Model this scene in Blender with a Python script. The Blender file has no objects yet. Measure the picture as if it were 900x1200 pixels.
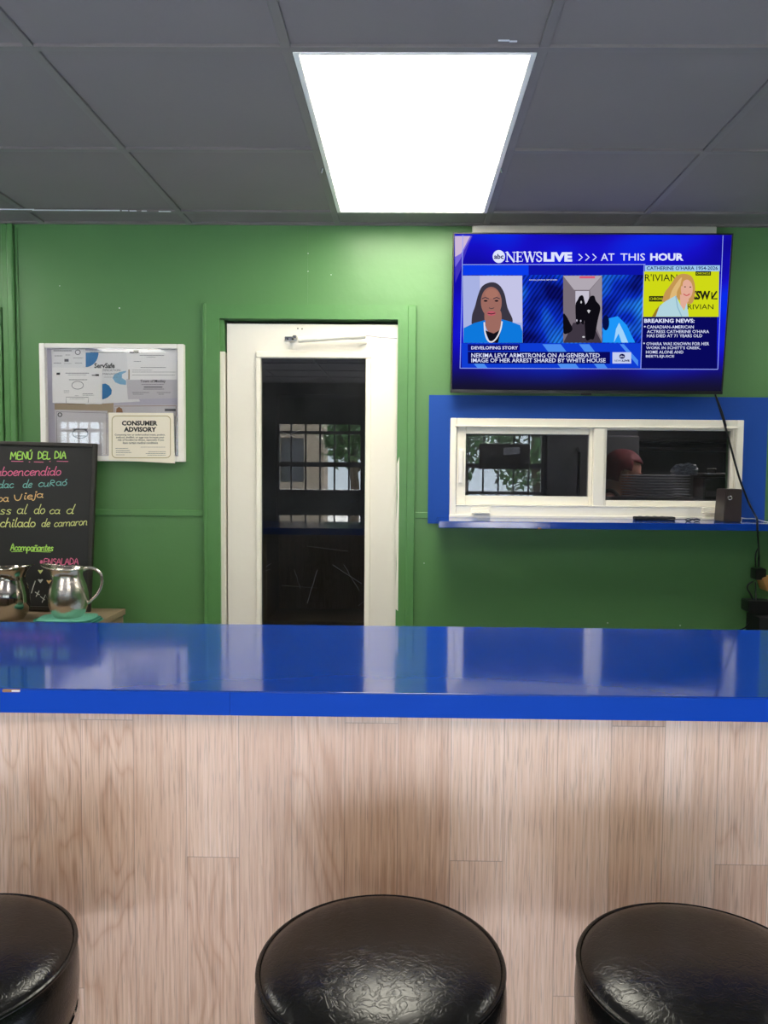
import bpy, bmesh, math, random
from mathutils import Vector, Matrix, noise

random.seed(7)
C = bpy.context.scene
COL = C.collection
PI = math.pi

# ------------------------------------------------------------------ camera
CAMZ = 1.4545
F, YAW, PITCH, ROLL, SHX = 923.4, .0126, .0599, .0085, 16.0      # focal length in px of a 900x1200 frame
_f = Vector((-math.sin(YAW) * math.cos(PITCH), math.cos(YAW) * math.cos(PITCH), -math.sin(PITCH)))
_r = Vector((math.cos(YAW), math.sin(YAW), 0))
_u = _r.cross(_f)
_R = math.cos(ROLL) * _r + math.sin(ROLL) * _u
_U = -math.sin(ROLL) * _r + math.cos(ROLL) * _u
CAMP = Vector((0, 0, CAMZ))
cam = bpy.data.cameras.new('camera')
cam.sensor_fit = 'VERTICAL'
cam.sensor_height = 36
cam.lens = 36 * F / 1200
cam.shift_x = -SHX / 1200
cam.clip_start = .02
camo = bpy.data.objects.new('camera', cam)
COL.objects.link(camo)
camo.matrix_world = Matrix(((_R.x, _U.x, -_f.x, 0), (_R.y, _U.y, -_f.y, 0), (_R.z, _U.z, -_f.z, CAMZ), (0, 0, 0, 1)))
C.camera = camo

# ------------------------------------------------------------------ view, world, lights
C.view_settings.view_transform = 'Standard'
C.view_settings.look = 'None'
C.view_settings.gamma = 1
C.view_settings.use_curve_mapping = False
C.view_settings.exposure = 0.93
SCREEN = 2 ** -.93        # brightness of the television picture
C.cycles.use_denoising = True
C.cycles.max_bounces = 10
C.cycles.sample_clamp_indirect = 6

FIXTURE = 6.9          # emission of the ceiling panel light
ROOM_FILL = 6.0     # unseen panel lights added to raise the ambient light
SKY = 5.5

w = bpy.data.worlds.new('world')
C.world = w
w.use_nodes = True
w.node_tree.nodes['Background'].inputs[0].default_value = (.80, .90, 1.0, 1)
w.node_tree.nodes['Background'].inputs[1].default_value = SKY

su = bpy.data.lights.new('sun', 'SUN')
su.energy = 62.0
su.angle = math.radians(1.5)
su.color = (1, .98, .95)
suo = bpy.data.objects.new('sun', su)
COL.objects.link(suo)
suo.rotation_euler = Vector((.06, 1.0, -.78)).to_track_quat('-Z', 'Y').to_euler()

kl = bpy.data.lights.new('kitchen_fill', 'AREA')  # unseen area light added to brighten the kitchen and the face
kl.energy = 9.0
kl.size = .5
kl.color = (1, .9, .8)
klo = bpy.data.objects.new('kitchen_fill', kl)
COL.objects.link(klo)
klo.location = (1.95, 4.25, 2.25)
klo.rotation_euler = (0, math.radians(35), 0)

# ------------------------------------------------------------------ helpers


def ray(px, py):
    d = _f * F + _R * (px - 450 - SHX) + _U * (600 - py)
    return d.normalized()


def at(px, py, Y):
    """the point of the plane y = Y that the photo shows at pixel (px, py)"""
    d = ray(px, py)
    return CAMP + d * (Y / d.y)


def on_plane(px, py, p0, n):
    d = ray(px, py)
    return CAMP + d * ((p0 - CAMP).dot(n) / d.dot(n))


def lin(c):
    return c / 12.92 if c <= .04045 else ((c + .055) / 1.055) ** 2.4


def rgb(r, g, b):
    return (lin(r / 255), lin(g / 255), lin(b / 255), 1)


def node_mat(name):
    m = bpy.data.materials.new(name)
    m.use_nodes = True
    nt = m.node_tree
    return m, nt, nt.nodes['Principled BSDF']


def link(nt, a, b):
    nt.links.new(a, b)


def mat(name, col, rough=.5, metal=0., spec=.5, var=0., vscale=8., bump=0., bscale=60., coat=0., stretch=None, rvar=0.):
    m, nt, b = node_mat(name)
    b.inputs['Base Color'].default_value = col
    b.inputs['Roughness'].default_value = rough
    b.inputs['Metallic'].default_value = metal
    b.inputs['Specular IOR Level'].default_value = spec
    b.inputs['Coat Weight'].default_value = coat
    tc = nt.nodes.new('ShaderNodeTexCoord')
    src = tc.outputs['Object']
    if stretch:
        mp = nt.nodes.new('ShaderNodeMapping')
        mp.inputs['Scale'].default_value = stretch
        link(nt, src, mp.inputs[0])
        src = mp.outputs[0]
    if var or rvar:
        n = nt.nodes.new('ShaderNodeTexNoise')
        n.inputs['Scale'].default_value = vscale
        n.inputs['Detail'].default_value = 5
        link(nt, src, n.inputs['Vector'])
        if var:
            mx = nt.nodes.new('ShaderNodeMix')
            mx.data_type = 'RGBA'
            mx.inputs[6].default_value = tuple(c * (1 - var) for c in col[:3]) + (1,)
            mx.inputs[7].default_value = tuple(min(1, c * (1 + var)) for c in col[:3]) + (1,)
            link(nt, n.outputs[0], mx.inputs[0])
            link(nt, mx.outputs[2], b.inputs['Base Color'])
        if rvar:
            mr = nt.nodes.new('ShaderNodeMapRange')
            mr.inputs[1].default_value = .3
            mr.inputs[2].default_value = .7
            mr.inputs[3].default_value = rough - rvar
            mr.inputs[4].default_value = rough + rvar
            link(nt, n.outputs[0], mr.inputs[0])
            link(nt, mr.outputs[0], b.inputs['Roughness'])
    if bump:
        n2 = nt.nodes.new('ShaderNodeTexNoise')
        n2.inputs['Scale'].default_value = bscale
        n2.inputs['Detail'].default_value = 6
        link(nt, src, n2.inputs['Vector'])
        bp = nt.nodes.new('ShaderNodeBump')
        bp.inputs['Strength'].default_value = bump
        bp.inputs['Distance'].default_value = .004
        link(nt, n2.outputs[0], bp.inputs['Height'])
        link(nt, bp.outputs[0], b.inputs['Normal'])
    return m


def emis(name, col, strength=1.):
    m = bpy.data.materials.new(name)
    m.use_nodes = True
    nt = m.node_tree
    nt.nodes.clear()
    e = nt.nodes.new('ShaderNodeEmission')
    o = nt.nodes.new('ShaderNodeOutputMaterial')
    e.inputs[0].default_value = col
    e.inputs[1].default_value = strength
    link(nt, e.outputs[0], o.inputs[0])
    return m


def glass(name, tint, rough=.0, ior=1.5, boost=1.0, film=0.):
    """thin pane: clear (tinted) transmission plus a Fresnel reflection"""
    m = bpy.data.materials.new(name)
    m.use_nodes = True
    nt = m.node_tree
    nt.nodes.clear()
    o = nt.nodes.new('ShaderNodeOutputMaterial')
    t = nt.nodes.new('ShaderNodeBsdfTransparent')
    t.inputs[0].default_value = tint
    g = nt.nodes.new('ShaderNodeBsdfGlossy')
    g.inputs['Roughness'].default_value = rough
    geo = nt.nodes.new('ShaderNodeNewGeometry')
    dt = nt.nodes.new('ShaderNodeVectorMath')
    dt.operation = 'DOT_PRODUCT'
    link(nt, geo.outputs['Incoming'], dt.inputs[0])
    link(nt, geo.outputs['Normal'], dt.inputs[1])
    prev = dt.outputs['Value']
    r0 = ((ior - 1) / (ior + 1)) ** 2
    for op, v0, v1 in (('ABSOLUTE', None, None), ('SUBTRACT', 1., 'prev'), ('POWER', None, 5.), ('MULTIPLY_ADD', None, 1 - r0)):
        mu = nt.nodes.new('ShaderNodeMath')
        mu.operation = op
        mu.use_clamp = True
        if v1 == 'prev':
            mu.inputs[0].default_value = v0
            link(nt, prev, mu.inputs[1])
        else:
            link(nt, prev, mu.inputs[0])
            if v1 is not None:
                mu.inputs[1].default_value = v1
        if op == 'MULTIPLY_ADD':
            mu.inputs[2].default_value = r0
        prev = mu.outputs[0]
    mu = nt.nodes.new('ShaderNodeMath')
    mu.operation = 'MULTIPLY'
    mu.inputs[1].default_value = boost
    mu.use_clamp = True
    link(nt, prev, mu.inputs[0])
    mx = nt.nodes.new('ShaderNodeMixShader')
    link(nt, mu.outputs[0], mx.inputs[0])
    thru = t.outputs[0]
    if film:                                    # a thin uneven film of dirt on the pane
        df = nt.nodes.new('ShaderNodeBsdfDiffuse')
        df.inputs[0].default_value = (.75, .76, .8, 1)
        tc = nt.nodes.new('ShaderNodeTexCoord')
        nz = nt.nodes.new('ShaderNodeTexNoise')
        nz.inputs['Scale'].default_value = 7
        nz.inputs['Detail'].default_value = 7
        link(nt, tc.outputs['Object'], nz.inputs['Vector'])
        mr = nt.nodes.new('ShaderNodeMapRange')
        mr.inputs[1].default_value = .3
        mr.inputs[2].default_value = .75
        mr.inputs[3].default_value = film * .4
        mr.inputs[4].default_value = film * 1.6
        link(nt, nz.outputs[0], mr.inputs[0])
        mf = nt.nodes.new('ShaderNodeMixShader')
        link(nt, mr.outputs[0], mf.inputs[0])
        link(nt, thru, mf.inputs[1])
        link(nt, df.outputs[0], mf.inputs[2])
        thru = mf.outputs[0]
    link(nt, thru, mx.inputs[1])
    link(nt, g.outputs[0], mx.inputs[2])
    link(nt, mx.outputs[0], o.inputs[0])
    return m


class MB:
    """collects shapes into one mesh"""

    def __init__(self):
        self.bm = bmesh.new()
        self.mi = 0
        self.bev = False

    def _new(self, faces):
        for f in faces:
            f.material_index = self.mi

    def box(self, lo, hi, bev=0, seg=2):
        lo, hi = Vector(lo), Vector(hi)
        r = bmesh.ops.create_cube(self.bm, size=1)
        vs = r['verts']
        for v in vs:
            v.co = Vector(((v.co.x + .5) * (hi.x - lo.x) + lo.x, (v.co.y + .5) * (hi.y - lo.y) + lo.y, (v.co.z + .5) * (hi.z - lo.z) + lo.z))
        fs = set(f for v in vs for f in v.link_faces)
        self._new(fs)
        if bev:
            self.bev = True
            es = set(e for v in vs for e in v.link_edges)
            q = bmesh.ops.bevel(self.bm, geom=list(es), offset=bev, segments=seg, profile=.5, affect='EDGES')
            self._new(q['faces'])
        return self

    def tube(self, pts, r, seg=10, closed=False, caps=True):
        pts = [Vector(p) for p in pts]
        n = len(pts)
        rs = r if isinstance(r, (list, tuple)) else [r] * n
        tang = []
        for i in range(n):
            if closed:
                t = pts[(i + 1) % n] - pts[i - 1]
            else:
                t = pts[min(i + 1, n - 1)] - pts[max(i - 1, 0)]
            tang.append(t.normalized())
        a = Vector((0, 0, 1))
        if abs(tang[0].dot(a)) > .9:
            a = Vector((1, 0, 0))
        nrm = (a - tang[0] * a.dot(tang[0])).normalized()
        rings = []
        for i in range(n):
            nrm = (nrm - tang[i] * nrm.dot(tang[i])).normalized()
            bn = tang[i].cross(nrm)
            rings.append([self.bm.verts.new(pts[i] + (nrm * math.cos(2 * PI * k / seg) + bn * math.sin(2 * PI * k / seg)) * rs[i]) for k in range(seg)])
        m = n if closed else n - 1
        for i in range(m):
            A, B = rings[i], rings[(i + 1) % n]
            for k in range(seg):
                f = self.bm.faces.new((A[k], A[(k + 1) % seg], B[(k + 1) % seg], B[k]))
                f.material_index = self.mi
        if caps and not closed:
            for q in (list(reversed(rings[0])), rings[-1]):
                f = self.bm.faces.new(q)
                f.material_index = self.mi
        return self

    def lathe(self, prof, c, seg=48, warp=None):
        """prof: (radius, height) list turned round the vertical axis at c"""
        c = Vector(c)
        rings = []
        for i, (r, h) in enumerate(prof):
            if r < 1e-6:
                rings.append([self.bm.verts.new(c + Vector((0, 0, h)))])
                continue
            ring = []
            for k in range(seg):
                a = 2 * PI * k / seg
                p = Vector((r * math.cos(a), r * math.sin(a), h))
                if warp:
                    p = warp(p, a, i)
                ring.append(self.bm.verts.new(c + p))
            rings.append(ring)
        for A, B in zip(rings, rings[1:]):
            for k in range(seg):
                k2 = (k + 1) % seg
                if len(A) == 1 and len(B) == 1:
                    continue
                if len(A) == 1:
                    f = self.bm.faces.new((A[0], B[k2], B[k]))
                elif len(B) == 1:
                    f = self.bm.faces.new((A[k], A[k2], B[0]))
                else:
                    f = self.bm.faces.new((A[k], A[k2], B[k2], B[k]))
                f.material_index = self.mi
        return self

    def poly(self, pts):
        vs = [self.bm.verts.new(Vector(p)) for p in pts]
        f = self.bm.faces.new(vs)
        f.material_index = self.mi
        return self

    def prism(self, pts, off):
        """solid slab: polygon pts and its copy moved by off"""
        off = Vector(off)
        a = [self.bm.verts.new(Vector(p)) for p in pts]
        b = [self.bm.verts.new(Vector(p) + off) for p in pts]
        n = len(a)
        fs = [self.bm.faces.new(a), self.bm.faces.new(list(reversed(b)))]
        for i in range(n):
            fs.append(self.bm.faces.new((a[i], b[i], b[(i + 1) % n], a[(i + 1) % n])))
        self._new(fs)
        return self

    def ribbon(self, pts, width, P):
        """flat stroke along the 2-D polyline pts, mapped to space by P(x, y)"""
        pts = [Vector(p) for p in pts]
        L, R_ = [], []
        for i, p in enumerate(pts):
            t = pts[min(i + 1, len(pts) - 1)] - pts[max(i - 1, 0)]
            if t.length < 1e-9:
                t = Vector((1, 0))
            t.normalize()
            nn = Vector((-t.y, t.x)) * width / 2
            if i == 0:
                p = p - t * width * .3
            if i == len(pts) - 1:
                p = p + t * width * .3
            L.append(self.bm.verts.new(P(*(p + nn))))
            R_.append(self.bm.verts.new(P(*(p - nn))))
        for i in range(len(pts) - 1):
            f = self.bm.faces.new((L[i], R_[i], R_[i + 1], L[i + 1]))
            f.material_index = self.mi
        return self

    def build(self, name, m, parent=None, local=False, smooth=True, origin=None, fix=True):
        if fix:
            bmesh.ops.recalc_face_normals(self.bm, faces=self.bm.faces[:])
        me = bpy.data.meshes.new(name)
        self.bm.to_mesh(me)
        self.bm.free()
        for x in (m if isinstance(m, (list, tuple)) else [m]):
            me.materials.append(x)
        if smooth:
            me.shade_smooth()
            me.set_sharp_from_angle(angle=.62)
        o = bpy.data.objects.new(name, me)
        COL.objects.link(o)
        if self.bev and smooth:
            wn = o.modifiers.new('weighted_normals', 'WEIGHTED_NORMAL')
            wn.keep_sharp = True
            wn.weight = 100
        if parent is not None:
            o.parent = parent
            WM[o] = WM[parent]
            if not local:
                me.transform(WM[parent].inverted())
        else:
            if origin is None:
                xs = [v.co for v in me.vertices]
                lo = Vector((min(v.x for v in xs), min(v.y for v in xs), min(v.z for v in xs)))
                hi = Vector((max(v.x for v in xs), max(v.y for v in xs), max(v.z for v in xs)))
                origin = Vector(((lo.x + hi.x) / 2, (lo.y + hi.y) / 2, lo.z))
            M = Matrix.Translation(Vector(origin))
            if not local:
                me.transform(M.inverted())
            o.location = origin
            WM[o] = M
        return o


WM = {}


def tag(o, label, cat, group=None, kind=None):
    o['label'] = label
    o['category'] = cat
    if group:
        o['group'] = group
    if kind:
        o['kind'] = kind
    return o


def thing(name, label, cat, loc=(0, 0, 0), rot=None, group=None, kind=None):
    o = bpy.data.objects.new(name, None)
    o.empty_display_size = .05
    COL.objects.link(o)
    M = Matrix.Translation(Vector(loc))
    if rot is not None:
        M = M @ rot.to_4x4()
    o.matrix_world = M
    WM[o] = M
    return tag(o, label, cat, group, kind)


def struct(o, label, cat):
    return tag(o, label, cat, kind='structure')


def dup(root, loc, label, rotz=0):
    r = root.copy()
    COL.objects.link(r)
    r.matrix_world = Matrix.Translation(Vector(loc)) @ Matrix.Rotation(rotz, 4, 'Z')
    r['label'] = label
    for ch in list(root.children):
        c = ch.copy()
        COL.objects.link(c)
        c.parent = r
        for g in list(ch.children):
            d = g.copy()
            COL.objects.link(d)
            d.parent = c
    return r


def text_shape(s, bold=0., shear=0.):
    """vertices and faces of the word set in the built-in typeface, scaled to a unit box"""
    cu = bpy.data.curves.new('lettering', 'FONT')
    cu.body = s
    cu.offset = bold
    cu.shear = shear
    cu.resolution_u = 2
    ob = bpy.data.objects.new('lettering', cu)
    me = bpy.data.meshes.new_from_object(ob)
    vs = [Vector((v.co.x, v.co.y)) for v in me.vertices]
    fs = [tuple(p.vertices) for p in me.polygons]
    bpy.data.objects.remove(ob)
    bpy.data.curves.remove(cu)
    bpy.data.meshes.remove(me)
    x0, x1 = min(v.x for v in vs), max(v.x for v in vs)
    y0, y1 = min(v.y for v in vs), max(v.y for v in vs)
    return [Vector(((v.x - x0) / (x1 - x0), (v.y - y0) / (y1 - y0))) for v in vs], fs


def text(mb, s, x0, y0, x1, y1, P, bold=0., shear=0.):
    """word s fitted into the box x0..x1, y0 (top)..y1 (bottom), mapped by P"""
    vs, fs = text_shape(s, bold, shear)
    bv = [mb.bm.verts.new(P(x0 + v.x * (x1 - x0), y1 + v.y * (y0 - y1))) for v in vs]
    for f in fs:
        try:
            q = mb.bm.faces.new([bv[i] for i in f])
            q.material_index = mb.mi
        except ValueError:
            pass


def smooth_line(pts, k=6):
    """Catmull-Rom through the points"""
    pts = [Vector(p) for p in pts]
    out = []
    for i in range(len(pts) - 1):
        p0, p1, p2, p3 = pts[max(i - 1, 0)], pts[i], pts[i + 1], pts[min(i + 2, len(pts) - 1)]
        for j in range(k):
            t = j / k
            out.append(.5 * ((2 * p1) + (p2 - p0) * t + (2 * p0 - 5 * p1 + 4 * p2 - p3) * t * t + (3 * p1 - p0 - 3 * p2 + p3) * t ** 3))
    out.append(pts[-1])
    return out


# ------------------------------------------------------------------ materials
GREEN = rgb(70, 142, 66)


def green_paint():
    m, nt, b = node_mat('green_wall_paint')
    tc = nt.nodes.new('ShaderNodeTexCoord')
    n = nt.nodes.new('ShaderNodeTexNoise')
    n.inputs['Scale'].default_value = 2.2
    n.inputs['Detail'].default_value = 6
    link(nt, tc.outputs['Object'], n.inputs['Vector'])
    mx = nt.nodes.new('ShaderNodeMix')
    mx.data_type = 'RGBA'
    mx.inputs[6].default_value = rgb(83, 129, 78)
    mx.inputs[7].default_value = rgb(94, 139, 83)
    link(nt, n.outputs[0], mx.inputs[0])
    link(nt, mx.outputs[2], b.inputs['Base Color'])
    b.inputs['Roughness'].default_value = .38
    b.inputs['Specular IOR Level'].default_value = .45
    n2 = nt.nodes.new('ShaderNodeTexNoise')
    n2.inputs['Scale'].default_value = 6
    n2.inputs['Detail'].default_value = 9
    link(nt, tc.outputs['Object'], n2.inputs['Vector'])
    bp = nt.nodes.new('ShaderNodeBump')
    bp.inputs['Strength'].default_value = .5
    bp.inputs['Distance'].default_value = .008
    link(nt, n2.outputs[0], bp.inputs['Height'])
    link(nt, bp.outputs[0], b.inputs['Normal'])
    return m


def wood_planks():
    """light oak vinyl planks standing upright, 9 cm wide, staggered joints"""
    m, nt, b = node_mat('oak_plank_panelling')
    N = nt.nodes

    def mth(op, a, bb=None, c=None):
        n = N.new('ShaderNodeMath')
        n.operation = op
        for i, v in enumerate((a, bb, c)):
            if v is None:
                continue
            if isinstance(v, (int, float)):
                n.inputs[i].default_value = v
            else:
                link(nt, v, n.inputs[i])
        return n.outputs[0]
    tc = N.new('ShaderNodeTexCoord')
    sp = N.new('ShaderNodeSeparateXYZ')
    link(nt, tc.outputs['Object'], sp.inputs[0])
    x, z = sp.outputs[0], sp.outputs[2]
    W, Lk = PLANK_W, 1.22
    u = mth('DIVIDE', mth('SUBTRACT', x, PLANK_X0), W)
    k = mth('FLOOR', u)
    fr = mth('SUBTRACT', u, k)
    v = mth('SUBTRACT', mth('DIVIDE', mth('SUBTRACT', z, PLANK_Z0), Lk), mth('MULTIPLY', k, .4))
    kv = mth('FLOOR', v)
    fv = mth('SUBTRACT', v, kv)
    cb = N.new('ShaderNodeCombineXYZ')
    link(nt, k, cb.inputs[0])
    link(nt, kv, cb.inputs[1])
    wn = N.new('ShaderNodeTexWhiteNoise')
    wn.noise_dimensions = '3D'
    link(nt, cb.outputs[0], wn.inputs['Vector'])
    rnd = wn.outputs['Value']
    # grain space: x plus a per-plank offset, z strongly stretched
    gx = mth('ADD', x, mth('MULTIPLY', rnd, 37.))

    def noise_tex(sx, sz, detail=4, dist=0.):
        c = N.new('ShaderNodeCombineXYZ')
        link(nt, mth('MULTIPLY', gx, sx), c.inputs[0])
        link(nt, mth('MULTIPLY', z, sz), c.inputs[2])
        n = N.new('ShaderNodeTexNoise')
        n.inputs['Scale'].default_value = 1
        n.inputs['Detail'].default_value = detail
        n.inputs['Distortion'].default_value = dist
        link(nt, c.outputs[0], n.inputs['Vector'])
        return n.outputs[0]
    broad = noise_tex(14, 1.3, 3)
    fine = noise_tex(210, 5, 4)
    pores = noise_tex(420, 14, 3, .4)
    # cathedral figure: bands of a stretched, distorted field
    fld = noise_tex(9, 1.5, 2, .3)
    band = mth('FRACT', mth('MULTIPLY', fld, 15.))
    band = mth('POWER', mth('ABSOLUTE', mth('SUBTRACT', mth('MULTIPLY', band, 2.), 1.)), 3.)
    ramp = N.new('ShaderNodeValToRGB')
    e = ramp.color_ramp.elements
    e[0].position, e[0].color = .25, rgb(173, 128, 98)
    e[1].position, e[1].color = .75, rgb(220, 190, 171)
    q = e.new(.5)
    q.color = rgb(202, 163, 137)
    s = mth('ADD', mth('MULTIPLY', broad, .45), mth('MULTIPLY', fine, .65))
    s = mth('SUBTRACT', s, mth('MULTIPLY', band, mth('MULTIPLY', mth('GREATER_THAN', mth('FRACT', mth('MULTIPLY', rnd, 7.3)), .55), .15)))
    s = mth('ADD', s, mth('MULTIPLY', mth('SUBTRACT', rnd, .5), .2))
    s = mth('SUBTRACT', s, .06)
    link(nt, s, ramp.inputs[0])
    pm = N.new('ShaderNodeMapRange')
    pm.inputs[1].default_value = .52
    pm.inputs[2].default_value = .68
    pm.inputs[3].default_value = 1.04
    pm.inputs[4].default_value = .70
    link(nt, pores, pm.inputs[0])
    # joints
    jx = mth('LESS_THAN', mth('MULTIPLY', mth('MINIMUM', fr, mth('SUBTRACT', 1., fr)), W), .0007)
    jz = mth('LESS_THAN', mth('MULTIPLY', mth('MINIMUM', fv, mth('SUBTRACT', 1., fv)), Lk), .0008)
    j = mth('SUBTRACT', 1., mth('MULTIPLY', mth('MAXIMUM', jx, jz), .38))
    mul = N.new('ShaderNodeMix')
    mul.data_type = 'RGBA'
    mul.blend_type = 'MULTIPLY'
    mul.inputs[0].default_value = 1
    link(nt, ramp.outputs[0], mul.inputs[6])
    link(nt, mth('MULTIPLY', pm.outputs[0], j), mul.inputs[7])
    link(nt, mul.outputs[2], b.inputs['Base Color'])
    b.inputs['Roughness'].default_value = .46
    b.inputs['Specular IOR Level'].default_value = 1.0
    bp = N.new('ShaderNodeBump')
    bp.inputs['Strength'].default_value = .35
    bp.inputs['Distance'].default_value = .0012
    link(nt, mth('ADD', mth('MULTIPLY', fine, .8), mth('MULTIPLY', pores, .5)), bp.inputs['Height'])
    link(nt, bp.outputs[0], b.inputs['Normal'])
    return m


def leather():
    m, nt, b = node_mat('black_vinyl')
    b.inputs['Base Color'].default_value = rgb(13, 13, 13)
    b.inputs['Roughness'].default_value = .23
    b.inputs['Specular IOR Level'].default_value = .4
    tc = nt.nodes.new('ShaderNodeTexCoord')
    n = nt.nodes.new('ShaderNodeTexNoise')
    n.inputs['Scale'].default_value = 48
    n.inputs['Detail'].default_value = 3
    n.inputs['Distortion'].default_value = 1.6
    link(nt, tc.outputs['Object'], n.inputs['Vector'])
    a = nt.nodes.new('ShaderNodeMath')
    a.operation = 'SUBTRACT'
    a.inputs[1].default_value = .5
    link(nt, n.outputs[0], a.inputs[0])
    ab = nt.nodes.new('ShaderNodeMath')
    ab.operation = 'ABSOLUTE'
    link(nt, a.outputs[0], ab.inputs[0])
    mr = nt.nodes.new('ShaderNodeMapRange')
    mr.inputs[2].default_value = .06
    link(nt, ab.outputs[0], mr.inputs[0])
    g = nt.nodes.new('ShaderNodeTexNoise')
    g.inputs['Scale'].default_value = 170
    link(nt, tc.outputs['Object'], g.inputs['Vector'])
    sm = nt.nodes.new('ShaderNodeMath')
    sm.operation = 'MULTIPLY_ADD'
    sm.inputs[1].default_value = .5
    link(nt, g.outputs[0], sm.inputs[0])
    link(nt, mr.outputs[0], sm.inputs[2])
    bp = nt.nodes.new('ShaderNodeBump')
    bp.inputs['Strength'].default_value = .16
    bp.inputs['Distance'].default_value = .0010
    link(nt, sm.outputs[0], bp.inputs['Height'])
    link(nt, bp.outputs[0], b.inputs['Normal'])
    return m


CFY = 1.327                    # front edge of the bar top
PANEL_Y = 1.345                # face of the plank panelling
_a, _b = at(219, 1004, PANEL_Y), at(527, 1010, PANEL_Y)
PLANK_W = (_b.x - _a.x) / 5
PLANK_X0 = _a.x
PLANK_Z0 = _a.z

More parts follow.
